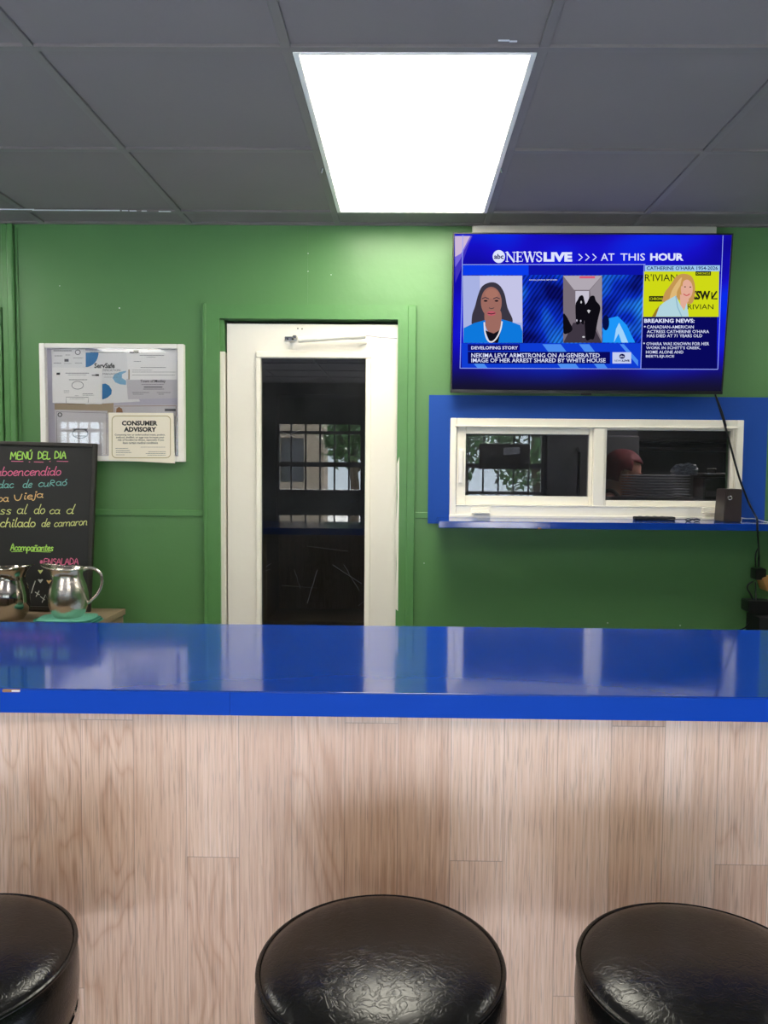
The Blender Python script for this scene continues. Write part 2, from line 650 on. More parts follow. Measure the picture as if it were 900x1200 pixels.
M = {
    'green': green_paint(),
    'green_trim': mat('green_trim_paint', rgb(86, 136, 78), .36, var=.10, vscale=14, bump=.2, bscale=30),
    'blue_wall': mat('blue_wall_paint', rgb(31, 77, 166), .5, spec=.2, var=.05, vscale=4, bump=.12, bscale=25),
    'blue_edge': mat('blue_edge_paint', rgb(3, 60, 162), .6, spec=.12, var=.04, vscale=6, bump=.1, bscale=40),
    'blue_top': mat('blue_gloss_counter', rgb(14, 60, 157), .085, spec=.9, var=.05, vscale=5, rvar=.03),
    'ceil': mat('charcoal_ceiling_tile', rgb(128, 119, 118), .75, var=.05, vscale=3, bump=.10, bscale=90),
    'grid': mat('charcoal_grid_paint', rgb(121, 113, 111), .5, var=.05, vscale=9),
    'edge_grey': mat('worn_grey_edge', rgb(150, 146, 146), .6, var=.15, vscale=12),
    'chip': mat('bare_white_metal', rgb(225, 225, 228), .5),
    'white': mat('white_vinyl', rgb(250, 244, 229), .35, var=.03, vscale=6),
    'door': mat('cream_door_paint', rgb(243, 236, 224), .42, var=.04, vscale=3, bump=.08, bscale=40),
    'frame_white': mat('white_frame', rgb(250, 245, 238), .4, var=.03, vscale=9),
    'dark_wall': mat('dark_room_wall', rgb(66, 68, 68), .6, var=.05, vscale=3),
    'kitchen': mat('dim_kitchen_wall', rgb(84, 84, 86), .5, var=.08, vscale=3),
    'steel_dark': mat('dull_steel', rgb(92, 92, 98), .4, metal=.3, var=.06, vscale=5),
    'floor': mat('pale_floor_tile', rgb(186, 200, 224), .35, var=.06, vscale=3),
    'black': mat('black_plastic', rgb(16, 16, 18), .35, var=.1, vscale=20),
    'black_matt': mat('black_rubber', rgb(14, 14, 15), .55, var=.1, vscale=20),
    'brown_black': mat('brown_black_plastic', rgb(52, 42, 40), .42, var=.06, vscale=20),
    'chrome': mat('chrome', rgb(205, 205, 208), .12, metal=1., var=.03, vscale=6),
    'steel': mat('polished_steel', rgb(200, 192, 182), .13, metal=1., var=.05, vscale=18, rvar=.04),
    'steel_hammered': mat('hammered_steel', rgb(216, 208, 200), .2, metal=1., var=.12, vscale=30, bump=.25, bscale=120),
    'tan': mat('tan_laminate', rgb(137, 119, 96), .55, var=.05, vscale=6),
    'teal': mat('teal_cloth', rgb(101, 177, 154), .9, var=.16, vscale=60, bump=.3, bscale=300),
    'teal_deep': mat('deep_teal_cloth', rgb(30, 112, 96), .9, var=.16, vscale=60, bump=.3, bscale=300),
    'board_black': mat('blackboard', rgb(29, 28, 29), .5, var=.22, vscale=5, rvar=.08),
    'board_frame': mat('blackboard_frame', rgb(41, 36, 32), .4, var=.12, vscale=20, stretch=(1, 1, .1)),
    'paper': mat('white_paper', rgb(246, 242, 240), .7, var=.02, vscale=8),
    'paper_dull': mat('off_white_paper', rgb(236, 233, 232), .7, var=.02, vscale=8),
    'paper_cream': mat('cream_paper', rgb(250, 240, 222), .6, var=.02, vscale=8),
    'paper_grey': mat('grey_paper', rgb(208, 202, 206), .7, var=.03, vscale=8),
    'lilac': mat('lilac_backing', rgb(196, 190, 204), .7, var=.04, vscale=8),
    'card': mat('brown_cardboard', rgb(170, 150, 126), .8, var=.06, vscale=20),
    'ink': mat('black_ink', rgb(26, 24, 26), .6),
    'ink_grey': mat('grey_ink', rgb(104, 100, 106), .7),
    'ink_gold': mat('gold_ink', rgb(176, 158, 104), .6),
    'ink_blue': mat('blue_ink', rgb(46, 120, 178), .6, var=.06, vscale=20),
    'ink_sky': mat('pale_blue_ink', rgb(130, 178, 210), .6, var=.06, vscale=20),
    'ink_brown': mat('brown_ink', rgb(150, 108, 78), .6),
    'chalk_green': mat('green_chalk', rgb(176, 226, 104), .8, var=.15, vscale=120),
    'chalk_pink': mat('pink_chalk', rgb(226, 112, 152), .8, var=.15, vscale=120),
    'chalk_teal': mat('teal_chalk', rgb(120, 182, 176), .8, var=.15, vscale=120),
    'chalk_peach': mat('peach_chalk', rgb(232, 190, 128), .8, var=.15, vscale=120),
    'chalk_yellow': mat('yellow_chalk', rgb(214, 218, 140), .8, var=.15, vscale=120),
    'chalk_white': mat('white_chalk', rgb(200, 200, 192), .8, var=.15, vscale=120),
    'leather': leather(),
    'door_glass': glass('door_glass', (.10, .10, .11, 1), .0, 1.5, 1.9, .014),
    'pass_glass': glass('tinted_pass_glass', (.68, .68, .72, 1), .0, 1.5, 1.5, .012),
    'clear_glass': glass('clear_glass', (.93, .95, .95, 1), .0, 1.5, 1.),
    'plexi': glass('clear_acrylic', (.99, .99, .995, 1), .02, 1.49, 1.),
    'diffuser': emis('lit_diffuser', (1.0, .955, .81, 1), FIXTURE),
    'fill_diffuser': emis('added_fill_diffuser', (1.0, .965, .86, 1), ROOM_FILL),
    'plate': mat('white_china', rgb(222, 222, 228), .2, var=.02),
    'skin': mat('skin', rgb(196, 140, 124), .5, var=.05, vscale=12),
    'hair': mat('dark_red_hair', rgb(112, 13, 28), .65, var=.3, vscale=60, stretch=(1, 1, .15)),
    'cloth_black': mat('black_cotton', rgb(22, 20, 24), .85, var=.1, vscale=40),
    'bag': mat('shiny_plastic_film', rgb(150, 152, 170), .15, var=.2, vscale=30),
    'amber': mat('amber_plastic', rgb(206, 150, 84), .4, var=.08, vscale=30),
    'leaf': mat('leaf_green', rgb(74, 112, 62), .6, var=.3, vscale=6),
    'bark': mat('bark', rgb(92, 76, 62), .8, var=.2, vscale=20),
    'stucco': mat('tan_stucco', rgb(186, 166, 146), .8, var=.08, vscale=3),
    'asphalt': mat('pale_pavement', rgb(150, 148, 146), .9, var=.08, vscale=2),
    'roof': mat('brown_fascia', rgb(120, 84, 62), .7, var=.1, vscale=5),
}

# ------------------------------------------------------------------ the room shell
WY, CZ = 3.31, 1.4545 + .9855          # serving wall plane, ceiling height
XL, XR, YB = -5.0, 4.0, -3.0
WT = .12


def wall_openings(mb, x0, x1, z0, z1, ya, yb, holes):
    """solid wall between ya and yb with rectangular holes (xa, xb, za, zb)"""
    xs = sorted(set([x0, x1] + [h[0] for h in holes] + [h[1] for h in holes]))
    for a, b in zip(xs, xs[1:]):
        hs = sorted([(h[2], h[3]) for h in holes if h[0] <= a + 1e-6 and h[1] >= b - 1e-6])
        z = z0
        for c, d in hs:
            if c > z + 1e-6:
                mb.box((a, ya, z), (b, yb, c))
            z = d
        if z < z1 - 1e-6:
            mb.box((a, ya, z), (b, yb, z1))


mb = MB()
mb.box((XL - .2, YB - .2, -.1), (XR + .2, 6.2, 0))
struct(mb.build('floor', M['floor'], smooth=False), 'pale tiled floor of the diner', 'floor')

DX0, DX1, DZ = at(265.7, 500, WY).x, at(466, 500, WY).x, at(366, 376.5, WY).z
JX0 = at(257.5, 500, WY).x
HX0, HX1, HZ0, HZ1 = at(538, 550, WY).x, at(864, 550, WY).x, at(700, 592, WY).z, at(700, 499, WY).z
mb = MB()
wall_openings(mb, XL, XR, 0, CZ + .02, WY, WY + WT, [(JX0, DX1 + .004, 0, DZ + .006), (HX0, HX1, HZ0, HZ1)])
wall_back = struct(mb.build('wall_back', M['green'], smooth=False), 'green painted wall behind the bar with door and serving window', 'wall')
mb = MB()
mb.box((XL - .1, YB, 0), (XL, WY, CZ))
struct(mb.build('wall_left', M['green'], smooth=False), 'green side wall far to the left', 'wall')
mb = MB()
mb.box((XR, YB, 0), (XR + .1, WY, CZ))
struct(mb.build('wall_right', M['green'], smooth=False), 'green side wall far to the right', 'wall')

WINS = [(-4.3, -2.7, 12), (-1.62, -.55, 6), (-.43, .43, 5), (.55, 1.66, 6)]  # third window is added, so sun sheen fills the middle too
WZ0, WZ1 = .70, 2.30
mb = MB()
wall_openings(mb, XL - .1, XR + .1, 0, CZ, YB - .12, YB, [(a, b, WZ0, WZ1) for a, b, n in WINS])
struct(mb.build('wall_front', M['dark_wall'], smooth=False), 'dark wall with street windows behind the viewer', 'wall')

mb = MB()
for px, py, q in [(140, 361, .0028), (361, 297, .002), (361, 318, .002), (70, 335, .0018), (388, 322, .002), (497, 660, .002), (797, 733, .0025), (712, 730, .0022)]:
    c = at(px, py, WY)
    mb.box((c.x - q, WY - .0012, c.z - q * .8), (c.x + q, WY + .001, c.z + q * .8), .0004, 1)
mb.build('paint_chip', M['chip'], wall_back)

# ceiling: tiles recessed in a grid
GX0, GY0, G = -.9085, 1.930, .61
mb = MB()
mb.box((XL - .1, YB - .1, CZ + .004), (XR + .1, WY + .06, CZ + .08))
ceiling = struct(mb.build('ceiling', M['ceil'], smooth=False), 'charcoal painted suspended tile ceiling', 'ceiling')
mb = MB()
xs = [GX0 + G * i for i in range(-6, 9)]
ys = [GY0 + G * j for j in range(-8, 3)]
LIGHTS = [(1, 0), (1, -4), (-3, -4), (-3, 0), (5, 0)]      # two tiles deep each; all after the first are added fill
for x in xs:
    mb.box((x - .012, YB, CZ - .003), (x + .012, WY, CZ + .006), .0012, 1)
for j, y in zip(range(-8, 3), ys):
    cuts = [i for i, jj in LIGHTS if jj == j - 1]
    x = XL
    for i in sorted(cuts):
        mb.box((x, y - .012, CZ - .0036), (GX0 + G * i + .012, y + .012, CZ + .006), .0012, 1)
        x = GX0 + G * (i + 1) - .012
    mb.box((x, y - .012, CZ - .0036), (XR, y + .012, CZ + .006), .0012, 1)
mb.box((XL, WY - .02, CZ - .004), (XR, WY, CZ + .005), .001, 1)
mb.build('ceiling_grid', M['grid'], ceiling, smooth=False)
mb = MB()                                   # bowed tile lips along the grid
for x0, x1, y in [(a + .013, a + G - .013, b) for a in xs[2:9] for b in ys[5:]]:
    mb.box((x0, y + .0125, CZ + .0005), (x1, y + .017, CZ + .005))
mb.build('tile_edge', M['edge_grey'], ceiling, smooth=False)
mb = MB()                                   # scuffed bare metal along the grid
for px0, px1, py, t in [(0, 40, 245.5, .0035), (38, 140, 246.5, .004), (143, 150, 247, .002), (152, 160, 247.3, .0025), (166, 172, 247.5, .0025), (186, 200, 248, .003)]:
    a, b = at(px0, py, 1), at(px1, py, 1)
    d0, d1 = ray(px0, py), ray(px1, py)
    zc = CZ - .0042
    p, q = CAMP + d0 * ((zc - CAMZ) / d0.z), CAMP + d1 * ((zc - CAMZ) / d1.z)
    mb.box((p.x, p.y - t, zc - .001), (q.x, p.y + t * .6, zc + .002))
for px0, px1, py in [(584, 597, 47.5), (597, 606, 48.5)]:
    d0, d1 = ray(px0, py), ray(px1, py)
    zc = CZ + .003
    p, q = CAMP + d0 * ((zc - CAMZ) / d0.z), CAMP + d1 * ((zc - CAMZ) / d1.z)
    mb.box((p.x, p.y - .002, zc - .001), (q.x, p.y + .002, zc + .002))
mb.build('paint_chip', M['chip'], ceiling, smooth=False)


def ceiling_light(name, label, x0, y0, x1, y1, dm, clips=False):
    t = thing(name, label, 'ceiling light', ((x0 + x1) / 2, (y0 + y1) / 2, CZ - .006), group='panel lights in the ceiling')
    f = MB()
    zb, zt, wd = CZ - .006, CZ + .004, .016
    f.box((x0, y0, zb), (x0 + wd, y1, zt), .002, 1)
    f.box((x1 - wd, y0, zb), (x1, y1, zt), .002, 1)
    f.box((x0 + wd, y0, zb), (x1 - wd, y0 + wd * .6, zt), .002, 1)
    f.box((x0 + wd, y1 - wd * .6, zb), (x1 - wd, y1, zt), .002, 1)
    f.build('frame', M['frame_white'], t)
    d = MB()
    d.box((x0 + wd, y0 + wd * .6, CZ - .003), (x1 - wd, y1 - wd * .6, CZ + .003))
    d.build('diffuser', dm, t, smooth=False)
    if clips:
        for s, px in ((-1, 377), (1, 588)):
            d0 = ray(px, 200)
            p = CAMP + d0 * ((CZ - .008 - CAMZ) / d0.z)
            c = MB()
            c.tube([(p.x - .004 * s, p.y - .012, CZ - .003), (p.x, p.y, CZ - .013), (p.x + .003 * s, p.y + .01, CZ - .003)], .0028, 8)
            c.build('clip', M['chrome'], t)
    return t


LX0, LX1 = GX0 + G + .013, GX0 + 2 * G - .013
ceiling_light('ceiling_light', 'lit white ceiling panel light above the bar', LX0, GY0 + .013, LX1, GY0 + 2 * G - .013, M['diffuser'], True)
for n, (i, j) in enumerate(LIGHTS[1:]):  # added fill panels, all out of frame
    words_ = ['behind the viewer', 'left of the viewer', 'far left of the bar', 'far right of the bar']
    ceiling_light('ceiling_light', 'added unseen ceiling fill light ' + words_[n], GX0 + G * i + .013, GY0 + G * j + .013, GX0 + G * (i + 1) - .013, GY0 + G * (j + 2) - .013, M['fill_diffuser'])

# wall trim: rails, the strip in the corner, casing round the door
railz0, railz1 = at(215, 605, WY).z, at(215, 597.5, WY).z
CAS0, CAS1, CAST = at(240, 500, WY).x, at(486.5, 500, WY).x, at(366, 358, WY).z
mb = MB()
mb.box((-3.2, WY - .006, railz0), (CAS0, WY, railz1), .0025, 1)
mb.box((CAS1, WY - .006, railz0), (at(502, 600, WY).x, WY, railz1), .0025, 1)
struct(mb.build('trim_1', M['green_trim']), 'green painted batten running along the wall at door mid height', 'trim')
mb = MB()
xa, xb, xc = at(5, 400, WY).x, at(12, 400, WY).x, at(20, 400, WY).x
mb.box((xa, WY - .012, 0), (xb, WY, CZ - .004), .003, 1)
mb.box((xb + .001, WY - .024, 0), (xc, WY, CZ - .004), .008, 3)
mb.box((xc + .001, WY - .007, 0), (xc + .012, WY, CZ - .02), .002, 1)
mb.box((xa - .05, WY - .018, 1.0), (xa - .004, WY, at(3, 360, WY).z), .003, 1)
struct(mb.build('trim_2', M['green_trim']), 'green painted corner strip left of the notice board', 'trim')
mb = MB()
sx = at(360, 300, WY).x
mb.box((sx - .002, WY - .002, CAST), (sx + .002, WY, CZ - .02))
struct(mb.build('trim_3', M['green'], smooth=False), 'painted seam in the wall above the door', 'trim')

zin = at(366, 374.5, WY).z
mb = MB()
ca, cb2 = at(258.5, 500, WY).x, at(465.5, 500, WY).x
cy0 = WY - .018
mb.prism([(CAS0, cy0, 0), (ca, cy0, 0), (ca, cy0, zin), (CAS0, cy0, CAST)], (0, .018, 0))
mb.prism([(cb2, cy0, 0), (CAS1, cy0, 0), (CAS1, cy0, CAST), (cb2, cy0, zin)], (0, .018, 0))
mb.prism([(CAS0, cy0, CAST), (CAS1, cy0, CAST), (cb2, cy0, zin), (ca, cy0, zin)], (0, .018, 0))
mb.box((CAS0 - .003, WY - .022, 0), (CAS0 + .012, WY, CAST + .003), .003, 1)
mb.box((CAS1 - .034, WY - .022, 0), (CAS1 + .001, WY, CAST - .001), .003, 1)
trim4 = struct(mb.build('trim_4', M['green_trim'], smooth=False), 'green mitred casing around the cream door', 'trim')

mb = MB()
q0, q1 = at(463.2, 535, cy0), at(465.8, 716, cy0)
pts = [(q1.x + .002, q0.z), (q1.x + .002, q1.z), (q1.x - .0095, q1.z + .01), (q1.x - .006, q1.z + .2), (q1.x - .010, q1.z + .33), (q1.x - .004, q1.z + .48), (q1.x - .007, q0.z - .03)]
mb.prism([(x_, cy0 - .0006, z_) for x_, z_ in pts], (0, .002, 0))
mb.build('bare_edge', M['door'], trim4, smooth=False)

# white strip above the television
mb = MB()
p, q = at(553, 273.5, WY), at(838, 265.5, WY)
mb.box((p.x, WY - .02, p.z - .01), (q.x, WY, CZ - .005), .003, 1)
struct(mb.build('trim_5', M['frame_white']), 'white strip of trim under the ceiling above the television', 'trim')

# ------------------------------------------------------------------ door
door = thing('door_1', 'cream half-glazed door with dark glass and white closer', 'door', ((DX0 + DX1) / 2, WY + .03, 0), kind='structure')
GXa, GXb, GZt, GZb = at(306.3, 500, WY + .02).x, at(428.3, 500, WY + .02).x, at(366, 420, WY + .02).z, .28
MXa, MXb, MZt = at(301, 500, WY + .02).x, at(434.6, 500, WY + .02).x, at(366, 413, WY + .02).z
DYf = WY + .012
mb = MB()
wall_openings(mb, DX0, DX1, .008, DZ - .010, DYf, DYf + .042, [(GXa, GXb, GZb, GZt)])
mb.build('door_slab', M['door'], door, smooth=False)
mb = MB()
mw = GXa - MXa
for lo, hi in [((MXa, MZt - (MZt - GZt)), (MXb, MZt)), ((MXa, GZb - mw), (MXb, GZb)), ((MXa, GZb), (GXa, GZt)), ((GXb, GZb), (MXb, GZt))]:
    mb.box((lo[0], DYf - .013, lo[1]), (hi[0], DYf + .002, hi[1]), .004, 2)
mb.build('glazing_bead', M['white'], door)
mb = MB()
mb.box((GXa - .002, DYf + .014, GZb - .002), (GXb + .002, DYf + .020, GZt + .002))
pane = mb.build('glass_pane', M['door_glass'], door, smooth=False)
mb = MB()                                    # dry scratches in the film on the glass
for a, b, t in [((372, 668), (360, 707), .8), ((390, 662), (424, 684), .7), ((403, 662), (421, 692), .6), ((345, 668), (352, 690), .4), ((432, 700), (420, 710), .4), ((360, 640), (408, 646), .3),
                ((312, 664), (318, 660), .5), ((311, 669), (317, 667), .4), ((328, 505), (350, 514), .5), ((331, 512), (352, 504), .4), ((330, 686), (372, 689), .25)]:
    A, B = at(*a, DYf + .0135), at(*b, DYf + .0135)
    pts = [(A.x + (B.x - A.x) * k / 5 + random.uniform(-.002, .002) * (0 < k < 5), A.z + (B.z - A.z) * k / 5) for k in range(6)]
    mb.ribbon(pts, .0022 * t, lambda x, z: Vector((x, DYf + .0136, z)))
mb.build('scratch', M['steel_dark'], pane, smooth=False)
mb = MB()
jz = at(262, 412, WY).z
mb.box((JX0, WY - .001, 0), (DX0 - .0075, WY + .06, jz), .001, 1)
mb.build('bare_jamb', M['door'], door, smooth=False)
mb = MB()
mb.box((JX0, WY - .001, jz + .001), (DX0 - .0075, WY + .06, DZ + .005), .001, 1)
mb.build('painted_jamb', M['green_trim'], door, smooth=False)
mb = MB()
mb.box((JX0, WY + .056, 0), (DX1 + .004, WY + .08, DZ + .005))  # black sheet behind the whole door stands for shade in its gaps
mb.build('gap_shade', M['black_matt'], door, smooth=False)
# closer
cl = MB()
A, B = at(350, 398, DYf - .045), at(428, 392.5, DYf - .045)
ax = (B - A).normalized()
cl.tube([A - ax * .004, A, B - ax * .06, B - ax * .06, B, B + ax * .003], [.007, .0135, .0135, .0165, .0165, .008], 16)
closer = cl.build('door_closer', M['white'], door)
k = MB()
P0 = at(334, 397, DYf)
k.box((P0.x, DYf - .012, P0.z - .008), (P0.x + .052, DYf - .001, P0.z + .008), .002, 1)
k.box((P0.x + .04, DYf - .058, P0.z - .006), (P0.x + .056, DYf - .002, P0.z + .006), .002, 1)
k.build('closer_bracket', M['chrome'], closer)
k = MB()
for px in (337, 343):
    c = at(px, 397.5, DYf - .0125)
    k.tube([(c.x, c.y + .002, c.z), (c.x, c.y - .001, c.z)], .0042, 10)
k.build('bracket_hole', M['black_matt'], closer)
k = MB()
R1 = at(465, 396, WY - .02)
k.tube(smooth_line([B, at(437, 393.5, DYf - .045), at(445, 394.5, DYf - .045), R1], 4), .0045, 8)
k.tube([at(445, 391, DYf - .03), at(446, 398, DYf - .03)], .002, 8)
k.build('closer_rod', M['paper_grey'], closer)
k = MB()
P1, P2 = at(420, 403.5, DYf - .01), at(430, 400.5, DYf - .01)
k.prism([P1 + Vector((0, 0, -.005)), P2 + Vector((0, 0, -.005)), P2 + Vector((0, 0, .009)), P1 + Vector((.003, 0, .006))], (0, .008, 0))
k.build('closer_clip', M['white'], closer)
k = MB()
for px, py in ((349, 385), (354, 385.5)):
    c = at(px, py, DYf)
    k.tube([(c.x, DYf + .001, c.z), (c.x, DYf - .001, c.z)], .003, 8)
k.build('screw_hole', M['black_matt'], door)

# ------------------------------------------------------------------ serving window in its blue surround
BX0, BX1 = at(502, 540, WY).x, at(897, 540, WY).x
BZ0, BZ1 = at(690, 615, WY).z, at(690, 464.5, WY).z
mb = MB()
wall_openings(mb, BX0, BX1, BZ0, BZ1, WY - .010, WY + .002, [(HX0, HX1, HZ0, HZ1)])
struct(mb.build('trim_6', M['blue_wall'], smooth=False), 'blue painted board surrounding the serving window', 'trim')

FY = WY - .034
w0 = thing('window_1', 'white vinyl sliding serving window in blue surround', 'window', at(697, 607, FY), kind='structure')
fx0, fx1 = at(527.3, 550, FY).x, at(870.3, 550, FY).x
fz0, fz1 = at(697, 608, FY).z, at(697, 491, FY).z
ix0, ix1 = at(534.5, 550, FY).x, at(862, 550, FY).x
iz0, iz1 = at(697, 593, FY).z, at(697, 500.5, FY).z
mb = MB()
for lo, hi in [((fx0, fz0), (ix0, fz1)), ((ix1, fz0), (fx1, fz1)), ((ix0, iz1), (ix1, fz1)), ((ix0, fz0), (ix1, iz0))]:
    mb.box((lo[0], FY, lo[1]), (hi[0], WY - .009, hi[1]), .003, 2)
mb.box((fx0 - .002, FY - .008, fz0), (fx1 + .002, FY + .004, at(697, 604.5, FY).z), .002, 2)
mb.box((ix0 - .006, FY - .004, iz1 - .003), (ix1 + .006, FY + .003, iz1 + .004), .0015, 1)
mb.box((ix0, FY - .003, iz0 - .003), (ix1, FY + .003, iz0 + .0015), .001, 1)
mx0, mx1 = at(695.5, 550, FY).x, at(708, 550, FY).x
mb.box((mx0, FY, iz0), (mx1, WY - .009, iz1), .003, 2)
mb.build('window_frame', M['white'], w0)


def sash(name, a, b, c, d, y0, y1, ga, gb, gc, gd, yg):
    """stiles and rails from the outline a..b, c..d to the glass ga..gb, gc..gd"""
    s = MB()
    for lo, hi in [((a, c), (ga, d)), ((gb, c), (b, d)), ((ga, gd), (gb, d)), ((ga, c), (gb, gc))]:
        s.box((lo[0], y0, lo[1]), (hi[0], y1, hi[1]), .0025, 2)
    o = s.build(name, M['white'], w0)
    g = MB()
    g.box((ga - .004, yg, gc - .004), (gb + .004, yg + .005, gd + .004))
    g.build('glass_pane', M['pass_glass'], o, smooth=False)
    return o


SY = WY - .016
sl = sash('sash', ix0 + .002, mx0 - .001, iz0 + .001, iz1 - .001, SY, WY + .02, at(545.5, 550, SY).x, at(690, 550, SY).x, at(617, 581.5, SY).z, at(617, 508.8, SY).z, SY + .012)
SY2 = WY - .022
sr = sash('sash', mx1 + .001, ix1 - .001, iz0 + .001, iz1 - .001, SY2, WY + .02, at(710.5, 550, SY2).x, at(857.5, 550, SY2).x, at(780, 587, SY2).z, at(780, 504.3, SY2).z, SY2 + .022)
mb = MB()
a, b = at(537, 566, SY), at(542.5, 527, SY)
mb.box((a.x, SY - .012, a.z), (b.x, SY + .001, b.z), .003, 2)
mb.build('latch_strip', M['frame_white'], sl)
for px0, px1, py0, py1 in [(552.5, 573.5, 601.5, 595.5), (822.5, 842, 601.5, 594.5)]:
    mb = MB()
    a, b = at(px0, py0, FY), at(px1, py1, FY)
    mb.box((a.x, FY - .018, a.z), (b.x, FY + .001, a.z + .006), .0015, 1)
    mb.box((a.x, FY - .008, a.z + .006), (b.x, FY + .001, b.z), .0015, 1)
    mb.build('pull_tab', M['white'], w0)

# blue ledge under the window
SZ = at(697, 607.8, FY - .008).z
d0 = ray(697, 612.3)
SFY = (SZ - CAMZ) / d0.z * d0.y
SX0 = at(514, 616, SFY).x
mb = MB()
SZ0 = at(697, 620.5, SFY).z
mb.box((SX0, SFY, SZ0), (1.62, WY - .011, SZ), .003, 2)
ledge = mb.build('ledge', M['blue_top'])
tag(ledge, 'blue painted ledge shelf below the serving window', 'shelf')
mb = MB()
c = at(632, 620.5, SFY)
mb.tube([(c.x - .006, SFY - .002, SZ0 + .002), (c.x + .006, SFY - .002, SZ0 + .001)], .003, 8)
mb.build('paint_chip', M['ink_brown'], ledge)

# ------------------------------------------------------------------ kitchen behind the window
KY0, KY1, KX0, KX1 = WY + WT, 5.9, .06, 2.5
mb = MB()
mb.box((XL, KY1, 0), (KX1, KY1 + .1, CZ))
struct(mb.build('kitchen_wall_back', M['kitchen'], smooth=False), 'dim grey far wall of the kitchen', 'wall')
mb = MB()
mb.box((KX0 - .08, KY0 + .001, 0), (KX0, KY1, CZ))
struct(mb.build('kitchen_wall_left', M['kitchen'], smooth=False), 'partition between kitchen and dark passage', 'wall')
mb = MB()
mb.box((KX1, KY0 + .001, 0), (KX1 + .1, KY1, CZ))
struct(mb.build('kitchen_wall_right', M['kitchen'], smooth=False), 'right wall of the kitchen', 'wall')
mb = MB()
mb.box((XL, WY + .06, CZ + .002), (KX1 + .1, KY1 + .1, CZ + .1))
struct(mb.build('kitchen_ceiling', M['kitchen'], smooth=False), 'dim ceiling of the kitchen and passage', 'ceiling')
mb = MB()
mb.box((-1.5, KY0 + .001, 0), (-1.42, KY1, CZ))
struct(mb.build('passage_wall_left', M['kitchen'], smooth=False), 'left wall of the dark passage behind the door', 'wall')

# inner ledge with the plates
IZ = at(765, 584.5, 3.58).z
mb = MB()
mb.box((HX0 - .1, KY0 + .001, IZ - .03), (HX1 + .1, KY0 + .42, IZ), .003, 1)
tag(mb.build('pass_shelf', M['steel_dark']), 'dull steel pass shelf inside the kitchen below the glass', 'shelf')
PR = .5 * (at(806, 570, 3.62).x - at(728, 570, 3.62).x)
pc = at(767, 570, 3.62)
names = ['bottom', 'second lowest', 'third lowest', 'fourth from the bottom', 'middle', 'fourth from the top', 'third from the top', 'second from the top', 'topmost']
dz = (at(767, 556.5, 3.62 - PR).z - IZ) / 9
plate0 = None
for i in range(9):
    lab = names[i] + ' plate of the white stack behind the right glass pane'
    if plate0 is None:
        mb = MB()
        mb.lathe([(0, .0), (PR * .55, 0), (PR * .6, .002), (PR * .95, dz * .55), (PR, dz * .78), (PR * .985, dz * .86), (PR * .9, dz * .62), (PR * .58, .005), (0, .005)], (0, 0, 0), 48)
        plate0 = tag(mb.build('plate', M['plate'], origin=(0, 0, 0)), lab, 'plate', 'plates stacked on the pass shelf')
        o = plate0
    else:
        o = plate0.copy()
        COL.objects.link(o)
        o['label'] = lab
    o.location = (pc.x + random.uniform(-.003, .003), 3.62, IZ + dz * i)
# crumpled film on the stack
mb = MB()
bmesh.ops.create_icosphere(mb.bm, subdivisions=4, radius=1)
for v in mb.bm.verts:
    n1 = noise.noise(v.co * 2.2 + Vector((3, 1, 7)))
    n2 = noise.noise(v.co * 6 + Vector((1, 5, 2)))
    v.co *= 1 + .35 * n1 + .22 * n2
    v.co = Vector((v.co.x * .055, v.co.y * .05, max(v.co.z, -.75) * .03))
zmin = min(v.co.z for v in mb.bm.verts)
bc = at(801, 552, 3.66)
for v in mb.bm.verts:
    v.co += Vector((bc.x, 3.64, IZ + dz * 9 - zmin - .001))
tag(mb.build('plastic_bag', M['bag'], smooth=False), 'crumpled shiny plastic bag on top of the plate stack', 'bag')
# dark container at the right end of the shelf
ct = at(833, 575, 3.6)
t = thing('container', 'black lidded container on the pass shelf beside the plates', 'container', (ct.x, 3.6, IZ))
mb = MB()
mb.box((ct.x - .055, 3.54, IZ), (ct.x + .06, 3.68, IZ + .10), .01, 3)
mb.build('body', M['black'], t)
mb = MB()
mb.box((ct.x - .06, 3.535, IZ + .1005), (ct.x + .065, 3.685, IZ + .118), .006, 2)
mb.tube([(ct.x - .02, 3.6, IZ + .118), (ct.x - .018, 3.6, IZ + .135), (ct.x + .018, 3.6, IZ + .135), (ct.x + .02, 3.6, IZ + .118)], .005, 8)
mb.build('lid', M['black_matt'], t)
mb = MB()
a, b = at(827, 582, 3.54), at(844, 575.5, 3.54)
mb.box((a.x, 3.5385, a.z), (b.x, 3.541, b.z))
mb.build('paper_label', M['steel_dark'], t)
# refrigerator seen through the left pane
fa, fb = at(640, 550, 4.75).x, at(700, 550, 4.75).x
t = thing('refrigerator', 'dark grey refrigerator in the kitchen behind left pane', 'refrigerator', ((fa + fb) / 2, 5.1, 0))
mb = MB()
mb.box((fa, 4.80, .06), (fb + .25, 5.4, 1.72), .01, 2)
mb.build('body', M['steel_dark'], t)
mb = MB()
mb.box((fa, 4.75, .08), (fb + .25, 4.798, 1.64), .012, 2)
dd = mb.build('door', M['steel_dark'], t)
mb = MB()
hx = at(677, 550, 4.75).x
mb.tube([(hx, 4.752, .95), (hx, 4.715, .97), (hx, 4.715, 1.54), (hx, 4.752, 1.56)], .010, 10)
mb.build('handle', M['black'], dd)
for x in (fa + .05, fb + .2):
    for y in (4.86, 5.34):
        mb = MB()
        mb.tube([(x, y, 0), (x, y, .062)], .02, 10)
        mb.build('foot', M['black_matt'], t)
